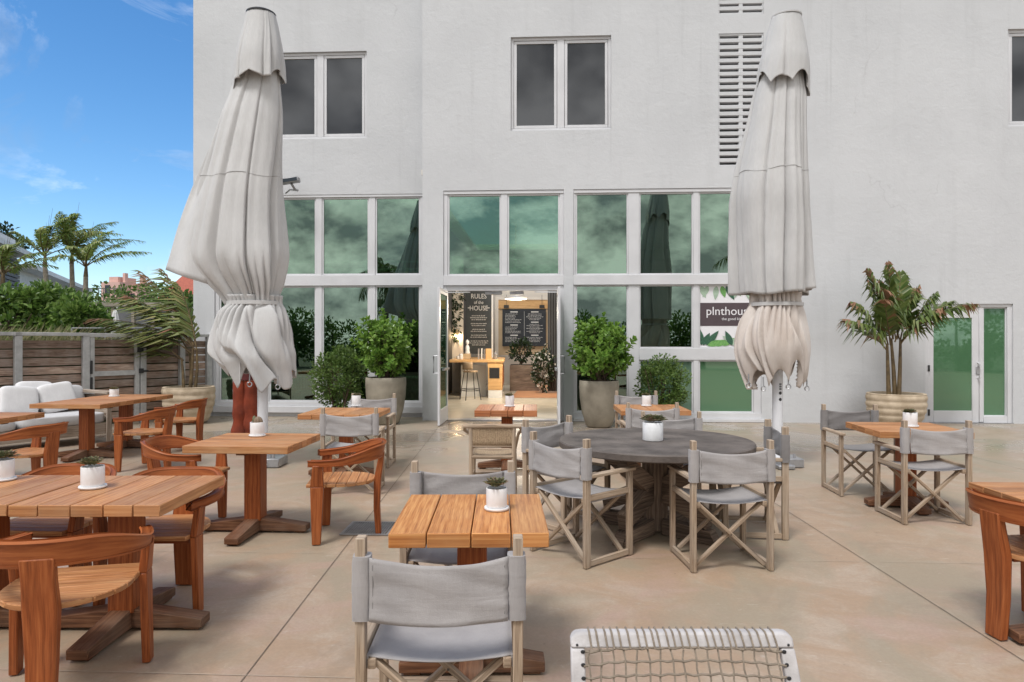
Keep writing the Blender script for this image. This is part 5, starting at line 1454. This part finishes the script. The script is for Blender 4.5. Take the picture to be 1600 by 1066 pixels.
# ------------------------------------------------------------------ planters
def clusia(px_, Y, r_rim, h, label, seed, hgt, rad, n):
    x = P(px_, 0, Y)[0]; rr = random.Random(seed)
    pot = empty('tall_planter', (x, Y, .002), rr.uniform(0, 6), label, 'planter', 'tall tapered planters by the doors')
    m = MB(); m.lathe([(.01, 0), (r_rim * .58, 0), (r_rim * .66, .03), (r_rim * .86, h * .3), (r_rim * .97, h * .62), (r_rim, h * .86), (r_rim * .985, h - .008), (r_rim * .96, h), (r_rim * .90, h - .01), (r_rim * .88, h - .08)], 48, caps=False); m.lathe([(.005, .001), (r_rim * .55, .001)], 24, caps=False); m.build('pot', 'egg_concrete', pot, sharp=50)
    m = MB(); m.lathe([(.005, h - .05), (r_rim * .9, h - .06)], 30, caps=False); m.build('soil', 'soil', pot)
    pl = MB(); tips = []
    cz = h + hgt / 2
    for k in range(n):
        d = Vector((rr.gauss(0, 1), rr.gauss(0, 1), rr.gauss(0, .9))).normalized(); q = (.25 + .75 * rr.random() ** .5)
        q *= 1 + .42 * noise.noise(d * 2.2 + Vector((seed, 0, 0)))
        tp_ = Vector((d.x * rad * q, d.y * rad * q, cz + d.z * hgt * .52 * q))
        if tp_.z < h + .02: tp_.z = h + .02 + rr.random() * .1
        if d.z > .1 and rr.random() < .3: tp_.z += rr.uniform(.05, .2)
        dr = (d + Vector((0, 0, .9))).normalized()
        for lev in range(3):
            for j in range(4):
                a = math.pi / 2 * j + lev * .8 + rr.random() * .4; t1 = dr.orthogonal().normalized(); t2 = dr.cross(t1)
                sp = .45 + .35 * lev
                dd = (dr * (1.1 - .4 * lev) + (t1 * math.cos(a) + t2 * math.sin(a)) * sp).normalized()
                pl.leaf(tp_ - dr * .055 * lev, dd, dr, rr.uniform(.085, .125), rr.uniform(.055, .075), .16, .70)
        if k % 3 == 0: tips.append(tuple(tp_))
    pl.build('foliage', 'clusia_leaf', pot)
    m = MB(); stems(m, [(rr.uniform(-.12, .12), rr.uniform(-.12, .12), h - .07) for _ in tips], tips, .013, .005); m.build('stem', 'bark', pot)
clusia(603, 13.0, .385, .885, 'tall tapered concrete planter with bright green bush, left of the open doors', 31, 1.12, .52, 260)
clusia(936, 12.55, .365, .85, 'tall tapered concrete planter with bright green bush, right of the open doors', 42, 1.12, .55, 300)
def round_bush(x, Y, cz, r, label, seed, n):
    rr = random.Random(seed); root = empty('round_bush', (x, Y, 0), 0, label, 'bush', 'clipped bushes under the windows')
    m = MB(); leaf_clump(m, (0, 0, cz), r, n, .062, .034, rr, up=.2, inner=.55)
    for k in range(26):
        d = Vector((rr.gauss(0, 1), rr.gauss(0, 1), rr.gauss(.3, .8))).normalized(); leaf_clump(m, (d.x * r[0] * .82, d.y * r[1] * .82, cz + d.z * r[2] * .82), (.16, .16, .15), int(n * .025), .06, .034, rr, inner=.2)
    m.build('foliage', 'box_leaf', root)
    m = MB(); tips = [(rr.uniform(-.7, .7) * r[0], rr.uniform(-.7, .7) * r[1], cz + rr.uniform(-.2, .8) * r[2]) for _ in range(16)]
    stems(m, [(rr.uniform(-.06, .06), rr.uniform(-.06, .06), .0) for _ in tips], tips, .016, .005); m.build('stem', 'bark', root)
round_bush(P(529, 0, 13.35)[0], 13.35, .84, (.53, .42, .66), 'dense small leaved bush before the left windows, beside the tall planter', 51, 2600)
round_bush(P(1034, 0, 12.85)[0], 12.85, .72, (.52, .30, .60), 'dense small leaved bush before the right windows, behind the small table', 52, 2300)

def ribbed_pot(root, r, h):
    prof = [(.01, 0), (r * .62, 0), (r * .72, .03)]
    nb = 5
    for k in range(nb * 6 + 1):
        t_ = k / (nb * 6); base = r * (.72 + .28 * math.sin(math.pi * .5 * min(1, t_ * 1.35))); prof.append((base + .016 * abs(math.sin(math.pi * t_ * nb)), .03 + (h - .05) * t_))
    prof += [(r * 1.01, h - .01), (r * .97, h), (r * .9, h - .01), (r * .88, h - .08)]
    m = MB(); m.lathe(prof, 56, caps=False); m.build('pot', 'ribbed_clay', root, sharp=60)
    m = MB(); m.lathe([(.005, h - .055), (r * .9, h - .06)], 30, caps=False); m.build('soil', 'soil', root)
# left planter with wind bent palm
x, Y = P(295, 0, 13.15)[0], 13.15
pl1 = empty('palm_planter', (x, Y, .002), 0, 'ribbed round planter with a wind bent palm beside the slat fence', 'planter', 'ribbed palm planters')
ribbed_pot(pl1, .46, .70)
ml, mr, mt = MB(), MB(), MB(); rr = random.Random(61)
for k, (bx, by, tx, ty, tz) in enumerate(((.02, 0, .08, 0, 1.55), (.10, .05, .14, .03, 1.42), (-.08, -.04, -.14, 0, 1.25), (.0, .08, -.03, .1, 1.35))):
    mt.tube([(bx, by, .62), ((bx + tx) / 2 + .02, by, .62 + (tz - .62) * .5), (tx, ty, tz)], [.034, .028, .018], 8)
W_ = (-.16, 0, .03)
for bx, by, bz, az, L, rise, arch, burnt in ((.08, 0, 1.5, 170, 1.9, 66, .20, 1), (.10, .0, 1.5, 176, 2.0, 50, .34, 1), (.10, 0, 1.45, 185, 1.9, 34, .30, 1), (.14, .03, 1.4, 165, 1.8, 76, .15, 1),
                                             (.12, 0, 1.4, 195, 1.7, 58, .28, 1), (-.12, 0, 1.2, 180, 1.6, 44, .30, 1), (-.1, 0, 1.2, 172, 1.4, 22, .22, 1), (-.03, .1, 1.3, 160, 1.8, 60, .33, 1), (.14, .02, 1.4, 150, 1.4, 80, .1, 1), (.1, 0, 1.3, 188, 1.75, 42, .42, 1)):
    frond(ml, mr, (bx, by, bz), R(az), L, R(rise), arch, 24, .60, .058, .35, W_, rr, 0, 1 if rr.random() < .6 else None, .2, .016, lwind=(-1.0, 0, -.2))
ml.build('frond', ['dry_palm_leaf', 'burnt_leaf'], pl1); mr.build('frond_stalk', 'cane', pl1); mt.build('stem', 'cane', pl1)
# right planter palm
x, Y = P(1400, 0, 12.25)[0], 12.25
pl2 = empty('palm_planter', (x, Y, .002), 0, 'ribbed round planter with an upright palm by the white side door', 'planter', 'ribbed palm planters')
ribbed_pot(pl2, .475, .64)
ml, mr, mt = MB(), MB(), MB(); rr = random.Random(62)
for bx, by, tx, ty, tz in ((-.13, 0, -.16, 0, 1.52), (.0, .03, -.06, .05, 1.62), (.04, -.02, .08, 0, 1.60)):
    mt.tube([(bx, by, .56), ((bx + tx) / 2, by, (.56 + tz) / 2), (tx, ty, tz)], [.042, .033, .022], 8)
for bx, bz, az, L, rise, arch in ((-.14, 1.45, 175, 1.30, 58, .30), (-.14, 1.5, 160, 1.45, 74, .22), (-.06, 1.6, 200, 1.50, 82, .12), (-.05, 1.6, 150, 1.60, 84, .16), (.0, 1.6, 212, 1.1, 66, .2), (.08, 1.6, 30, 1.25, 66, .25), (.08, 1.55, 5, 1.55, 47, .34), (.08, 1.55, -12, 1.75, 44, .40), (.06, 1.6, 128, 1.4, 72, .24),
                                  (-.16, 1.4, 190, 1.25, 44, .34), (.07, 1.5, -50, 1.1, 52, .3), (-.1, 1.5, 230, 1.2, 60, .3), (.08, 1.5, -25, 1.3, 62, .25), (-.02, 1.55, 328, 1.3, 70, .24), (-.1, 1.6, 178, 1.6, 72, .22), (.02, 1.6, 48, 1.5, 76, .2)):
    frond(ml, mr, (bx, 0, bz), R(az), L, R(rise + 4), arch * .9, 26, .52, .064, .7, (.0, 0, 0), rr, 0, 1 if (rr.random() < .45 or 140 < az < 215) else None, .35, .014)
ml.build('frond', ['palm_leaf', 'burnt_leaf'], pl2); mr.build('frond_stalk', 'cane', pl2); mt.build('stem', 'cane', pl2)

# ------------------------------------------------------------------ garden and houses beyond the fence
def hedge(px_, Y, zc, r, label, seed, n, mat='hedge_leaf', L=.17):
    rr = random.Random(seed); root = empty('garden_shrub', (P(px_, 0, Y)[0], Y, 1.5), 0, label, 'shrub', 'shrubs beyond the fence')
    m = MB()
    for k in range(22):
        d = Vector((rr.gauss(0, 1), rr.gauss(0, 1), rr.gauss(.2, .8))).normalized(); leaf_clump(m, (d.x * r[0] * .72, d.y * r[1] * .7, zc - 1.5 + d.z * r[2] * .7), (r[0] * .36, r[1] * .4, r[2] * .36), n // 22, L, L * .62, rr, inner=.35)
    m.build('foliage', mat, root)
    m = MB(); tips = [(rr.uniform(-.7, .7) * r[0], rr.uniform(-.5, .5) * r[1], zc - 1.5 + rr.uniform(-.3, .6) * r[2]) for _ in range(12)]
    stems(m, [(rr.uniform(-.3, .3), 0, .0) for _ in tips], tips, .03, .012); m.build('stem', 'bark', root)
hedge(8, 17.0, 2.15, (1.15, .8, .85), 'broad glossy green shrub at the left edge beyond the fence', 71, 1500)
hedge(68, 17.6, 2.2, (.95, .8, .9), 'broad glossy green shrub beneath the leaning palm trunks', 72, 1500)
hedge(125, 17.2, 2.05, (.62, .7, .72), 'smaller rounded shrub right of the glossy hedge, by the terrace', 73, 1000)
hedge(170, 25, 2.9, (1.1, .8, 1.0), 'dark shrub behind the white garden parasol', 74, 1100, 'box_leaf', .14)
hedge(225, 24, 2.6, (1.3, .8, 1.1), 'dark shrub behind the bent palm fronds', 75, 1300, 'box_leaf', .14)
hedge(278, 23, 2.4, (1.0, .8, .9), 'dark shrub beside the building corner', 76, 1200, 'box_leaf', .14)
def palm(px_, pyc, px_base, Y, L, label, seed, n=11, wind=(.30, 0, 0), az0=None):
    L *= 1.3
    x0, _, zc = P(px_, pyc, Y); xb = P(px_base, 0, Y)[0]; rr = random.Random(seed)
    root = empty('palm_tree', (xb, Y, 1.5), 0, label, 'palm tree', 'palms beyond the fence')
    m = MB(); dx = x0 - xb; hz = zc - 1.5
    m.tube([(dx * t_ ** 1.4, 0, hz * t_) for t_ in [k / 8 for k in range(9)]], [.13 - .05 * k / 8 for k in range(9)], 10); m.build('trunk', 'trunk_pale', root)
    ml, mr = MB(), MB()
    mr.tube([(dx, 0, hz - .02), (dx + .02, 0, hz + .55)], [.085, .03], 8)
    for k in range(n):
        az = 2 * math.pi * k / n + rr.uniform(-.25, .25); frond(ml, mr, (dx, 0, hz + .35), az, L * rr.uniform(.85, 1.1), R(rr.uniform(35, 80)), rr.uniform(.28, .55), 26, L * .21, .06, .6, wind, rr, 0, None, .3, .022)
    for k in range(3): mr.tube([(dx + .02, 0, hz + .5), (dx + .06 + .12 * k, 0, hz + .5 + L * (.5 + .12 * k))], [.012, .004], 4)
    ml.build('crown', 'sunny_palm_leaf', root); mr.build('stalk', 'cane', root)
palm(70, 415, 78, 26, 1.75, 'palm with a leaning pale trunk, leftmost of the tall ones beyond the fence', 81)
palm(112, 412, 115, 27, 2.0, 'tallest straight palm beyond the fence, fronds blown to the right', 82, 13)
palm(134, 432, 133, 25.5, 1.6, 'shorter palm with the lowest crown, beside the pink house', 83, 11)
palm(4, 448, 2, 20, 1.3, 'low palm at the left edge, fronds arching over the glossy shrub', 84, 9)

def house_box(mb, x0, x1, y0, y1, z0, z1): mb.box(x0, x1, y0, y1, z0, z1)
hA, hB = Vector(P(-25, 0, 36)), Vector(P(132, 0, 64)); hd_ = (hB - hA).xy; hL = hd_.length; ha = math.atan2(hd_.y, hd_.x)
hs = empty('modern_house', (hA.x, hA.y, 1.0), ha, 'large modern white house with dark louvred upper floor behind the palms', 'house')
hU = hL * .26
m = MB(); m.box(0, hL, .3, 12, 0, 5.2); m.box(0, hU, .3, 12, 5.201, 5.9); m.build('wall', 'house_white', hs)
m = MB(); m.box(-.3, hU + .2, -.6, 12.2, 5.901, 6.2); m.box(hU, hL + .2, -.7, 12.2, 5.201, 5.5); m.box(-.3, hL + .2, -.7, .29, 2.5, 2.75); m.build('roof', 'house_white', hs)
m = MB()
for k in range(10): m.box(0, hU * .97, .10, .28, 3.3 + k * .25, 3.3 + k * .25 + .19)
m.build('louvre_panel', 'house_grey', hs)
m = MB()
for k in range(7): m.box(1 + k * 4.6, 4 + k * 4.6, .2, .29, .3, 2.4)
m.box(hL * .5, hL * .62, .2, .29, 2.9, 4.1); m.box(hL * .72, hL * .93, .2, .29, 2.9, 4.1)
m.build('window', 'house_glass', hs)
m = MB(); m.box(0, hU * .9, .2, .24, 6.21, 6.9); m.build('roof_railing', 'house_white', hs)
a_ = P(158, 0, 70)[0]; ph_ = empty('pink_house', (a_, 70, 1.0), R(-14), 'small pink house with chimneys beyond the palms', 'house')
m = MB(); m.box(0, 2.3, 0, 4, 0, 6.7); m.box(.4, 1.5, .6, 3, 6.7, 7.3); m.box(2.3, 3.3, 1.2, 4, 0, 6.0); m.build('wall', 'pink_stucco', ph_)
m = MB(); m.box(1.7, 2.0, 1, 1.4, 6.7, 7.7); m.build('chimney', 'pink_stucco', ph_)
m = MB(); m.box(2.6, 3.0, 2.3, 2.7, 6.0, 7.4); m.build('chimney', 'pink_stucco', ph_)
m = MB(); m.box(.5, 1.1, -.05, .02, 5.4, 6.4); m.box(2.5, 3.0, 1.15, 1.22, 4.8, 5.6); m.build('window', 'house_glass', ph_)
a_ = P(128, 0, 50)[0]; tr_ = empty('terrace_house', (a_, 50, 1.0), 0, 'low white terrace building with a dark railing, below the pink house', 'house')
m = MB(); m.box(0, 3.2, 0, 5, 0, 3.55); m.build('wall', 'house_white', tr_)
m = MB(); m.box(.3, 2.9, -.06, .02, .6, 2.7); m.build('window', 'house_glass', tr_)
m = MB(); m.box(0, 3.2, 0, .04, 4.45, 4.52)
for k in range(9): m.box(k * .39, k * .39 + .05, 0.001, .039, 3.55, 4.45)
m.build('railing', 'house_grey', tr_)
a_ = P(286, 0, 38)[0]; rh = empty('tiled_house', (a_, 38, 1.0), R(20), 'house with a terracotta tiled roof glimpsed beside the building corner', 'house')
m = MB(); m.box(-1.2, 3, 0, 5, 0, 2.7); m.build('wall', 'house_white', rh)
m = MB(); m.hexa([(-1.5, -.4, 2.7), (3.3, -.4, 2.7), (3.3, 5.4, 2.7), (-1.5, 5.4, 2.7), (-.2, 2.2, 4.5), (2.2, 2.2, 4.5), (2.2, 2.8, 4.5), (-.2, 2.8, 4.5)]); m.build('roof', 'roof_tile', rh)
m = MB(); m.box(.2, 1.2, -.05, .02, .8, 2.2); m.build('window', 'house_glass', rh)
gp = empty('garden_parasol', (P(180, 0, 19.5)[0], 19.5, 1.55), 0, 'small white closed parasol in the garden beyond the fence', 'parasol')
m = MB(); rs = []
for k in range(14):
    t_ = k / 13; rs.append([((.03 + .135 * t_ ** .7) * (1 + .14 * math.cos(8 * a)) * math.cos(a), (.03 + .135 * t_ ** .7) * (1 + .14 * math.cos(8 * a)) * math.sin(a), .92 - .82 * t_) for a in [2 * math.pi * j / 40 for j in range(40)]])
m.rings(rs, True, False, True); m.build('canopy', 'pillow_cloth', gp, solid=.005)
m = MB(); m.tube([(0, 0, 0), (0, 0, .95)], .018, 8); m.build('pole', 'grey_metal', gp)
pg = empty('garden_pergola', (P(142, 0, 21)[0], 21, 1.5), 0, 'low stone garden pergola in shade behind the white parasol', 'pergola')
for k in range(5):
    m = MB(); m.box(k * .62, k * .62 + .09, 0, .12, 0, 1.15); m.build('post', 'far_stone', pg)
m = MB(); m.box(-.1, 2.7, -.05, .2, 1.151, 1.27); m.build('beam', 'far_stone', pg)
m = MB(); m.box(-.1, 2.7, 1.6, 1.7, 0, 1.15); m.build('back_wall', 'house_grey', pg)
def tree(px_, Y, z0, zc, r, label, seed, n):
    rr = random.Random(seed); root = empty('broad_tree', (P(px_, 0, Y)[0], Y, z0), 0, label, 'tree')
    m = MB()
    for k in range(16):
        d = Vector((rr.gauss(0, 1), rr.gauss(0, 1), rr.gauss(.1, .7))).normalized(); leaf_clump(m, (d.x * r * .8, d.y * r * .8, zc - z0 + d.z * r * .5), (r * .4, r * .4, r * .3), n // 16, .5, .3, rr, inner=.2)
    m.build('crown', 'dark_leaf', root)
    m = MB(); m.tube([(0, 0, 0), (.1, 0, (zc - z0) * .6), (0, 0, zc - z0)], [.35, .25, .1], 8); m.build('trunk', 'bark', root)
tree(-6, 72, 1, 12.2, 2.6, 'distant dark tree rising over the modern house roof', 91, 900)

# palms behind the viewpoint, seen mirrored in the windows
def back_palm(x, y, h, L, seed, label):
    rr = random.Random(seed); root = empty('palm_tree', (x, y, 0), 0, label, 'palm tree', 'palms mirrored in the windows')
    m = MB(); m.tube([(0, 0, h * k / 8) for k in range(9)], [.18 - .07 * k / 8 for k in range(9)], 10); m.build('trunk', 'trunk_pale', root)
    ml, mr = MB(), MB()
    for k in range(15):
        frond(ml, mr, (0, 0, h), 2 * math.pi * k / 15 + rr.uniform(-.2, .2), L * rr.uniform(.85, 1.1), R(rr.uniform(10, 75)), rr.uniform(.5, .8), 26, L * .28, .07, .8, (.1, 0, 0), rr, 0, None, .3, .03)
    ml.build('crown', 'palm_leaf', root); mr.build('stalk', 'cane', root)
back_palm(-7.3, -6, 4.2, 2.6, 101, 'palm mirrored in the lower left windows'); back_palm(-9.6, -10, 5.2, 2.8, 102, 'taller palm mirrored farther left in the left windows'); back_palm(10.8, -9, 6.0, 2.8, 103, 'palm mirrored in the upper right windows beside the parasol')
back_palm(-4.2, -8, 3.4, 2.4, 104, 'short palm mirrored in the left windows next to the pier'); back_palm(-6.0, -9, 2.9, 2.3, 105, 'lowest palm mirrored in the left windows, between taller ones'); back_palm(-8.3, -8.2, 3.3, 2.5, 106, 'bushy palm mirrored behind the left parasol')
def back_grove(x, y, seed, label, w=4.2, h=4.6):
    rr = random.Random(seed); root = empty('garden_tree', (x, y, 0), 0, label, 'tree', 'trees mirrored in the windows')
    m = MB()
    for k in range(22):
        leaf_clump(m, (rr.uniform(-w, w), rr.uniform(-1, 1), rr.uniform(.4, h) * (1 - .25 * rr.random())), (1.1, .9, .9), 260, .24, .13, rr, inner=.2)
    m.build('crown', 'hedge_leaf', root)
    m = MB(); tx = [rr.uniform(-w, w) for _ in range(7)]; stems(m, [(x_, 0, 0) for x_ in tx], [(x_ + rr.uniform(-.4, .4), 0, h * .7) for x_ in tx], .1, .04); m.build('trunk', 'bark', root)
for i, (x, y, h, lb) in enumerate(((-15, -13, 3.2, 'leafy grove mirrored at the far left of the glass'), (-6, -16, 2.6, 'low leafy grove mirrored in the left windows'), (3, -15, 3.4, 'low leafy grove mirrored in the entrance glass'), (12, -14, 4.4, 'leafy grove mirrored in the right windows'), (21, -13, 4.8, 'leafy grove mirrored in the frosted side door'))): back_grove(x, y, 120 + i, lb, 5.0, h)

# ------------------------------------------------------------------ sky and light
SUN_EL, SUN_AZ = 60.0, 212.0      # azimuth: degrees clockwise from +Y ; behind the camera, to the left
w = bpy.data.worlds.new('World'); S.world = w; w.use_nodes = True; nt = w.node_tree; nt.nodes.clear()
N_ = nt.nodes.new; LK = nt.links.new
sky = N_('ShaderNodeTexSky'); sky.sky_type = 'NISHITA'; sky.sun_disc = False; sky.sun_elevation = R(SUN_EL); sky.sun_rotation = R(SUN_AZ); sky.air_density = 1.0; sky.dust_density = .3; sky.ozone_density = 3.0
hsv = N_('ShaderNodeHueSaturation'); hsv.inputs['Saturation'].default_value = 1.27; hsv.inputs['Value'].default_value = 1.16; LK(sky.outputs[0], hsv.inputs['Color'])
tc = N_('ShaderNodeTexCoord'); sep = N_('ShaderNodeSeparateXYZ'); LK(tc.outputs['Generated'], sep.inputs[0])
def wm(op, a, b=0.0, cl=False):
    m = N_('ShaderNodeMath'); m.operation = op; m.use_clamp = cl
    for s_, v_ in ((m.inputs[0], a), (m.inputs[1], b)):
        if hasattr(v_, 'links'): LK(v_, s_)
        else: s_.default_value = v_
    return m.outputs[0]
den = wm('ADD', wm('MAXIMUM', sep.outputs[2], 0.0), .22); cmb = N_('ShaderNodeCombineXYZ'); LK(sep.outputs[0], cmb.inputs[0]); LK(sep.outputs[1], cmb.inputs[1]); LK(wm('MULTIPLY', sep.outputs[2], 1.7), cmb.inputs[2])
def wn(scale, det, rough, dist, off=0):
    mp = N_('ShaderNodeMapping'); mp.inputs['Location'].default_value = (off, off * .7, 0); LK(cmb.outputs[0], mp.inputs['Vector'])
    n_ = N_('ShaderNodeTexNoise'); n_.inputs['Scale'].default_value = scale; n_.inputs['Detail'].default_value = det; n_.inputs['Roughness'].default_value = rough; n_.inputs['Distortion'].default_value = dist; LK(mp.outputs[0], n_.inputs['Vector']); return n_.outputs['Fac']
def wr(f, stops):
    r = N_('ShaderNodeValToRGB'); e = r.color_ramp.elements
    while len(e) < len(stops): e.new(.5)
    for i, (p, c) in enumerate(stops): e[i].position = p; e[i].color = (c, c, c, 1) if not hasattr(c, '__len__') else (*c, 1)
    LK(f, r.inputs[0]); return r.outputs[0]
heavy = wr(wn(2.2, 8, .6, .4), [(.30, .86), (.48, 1.0)]); wisp = wr(wn(3.4, 9, .6, 1.4, 3.3), [(.53, 0.0), (.80, .5)])
front = wr(wm('ADD', wm('MULTIPLY', sep.outputs[1], .5), .5), [(.45, 0.0), (.75, 1.0)])
def wmix(f, a, b):
    m = N_('ShaderNodeMix'); m.data_type = 'RGBA'
    for s_, v_ in ((m.inputs[0], f), (m.inputs[6], a), (m.inputs[7], b)):
        if hasattr(v_, 'links'): LK(v_, s_)
        else: s_.default_value = (*v_, 1) if hasattr(v_, '__len__') else v_
    return m.outputs[2]
CL = 9.5
cloud = wmix(wr(wn(6.5, 10, .62, .12, 9.1), [(.42, 0.0), (.60, 1.0)]), (CL * .30, CL * .31, CL * .33), (CL * 1.2, CL * 1.19, CL * 1.17))
mask = wmix(front, heavy, wisp)
cf = wmix(mask, hsv.outputs[0], cloud)
bg = N_('ShaderNodeBackground'); bg.inputs['Strength'].default_value = .10; LK(cf, bg.inputs['Color'])
wo = N_('ShaderNodeOutputWorld'); LK(bg.outputs[0], wo.inputs['Surface'])
sl = bpy.data.lights.new('sun', 'SUN'); sl.energy = 1.7; sl.angle = R(16); sl.color = (1.0, .985, .97)
so_ = bpy.data.objects.new('sun', sl); COL.objects.link(so_)
az = R(SUN_AZ); sv = Vector((math.sin(az) * math.cos(R(SUN_EL)), math.cos(az) * math.cos(R(SUN_EL)), math.sin(R(SUN_EL))))
so_.rotation_euler = sv.to_track_quat('Z', 'Y').to_euler()

S.view_settings.view_transform = 'Standard'; S.view_settings.look = 'None'; S.view_settings.exposure = 0.68; S.view_settings.gamma = 1.0
S.render.engine = 'CYCLES'
S.cycles.use_denoising = True
S.cycles.max_bounces = 7; S.cycles.transparent_max_bounces = 10; S.cycles.diffuse_bounces = 4; S.cycles.glossy_bounces = 4
S.cycles.sample_clamp_indirect = 6
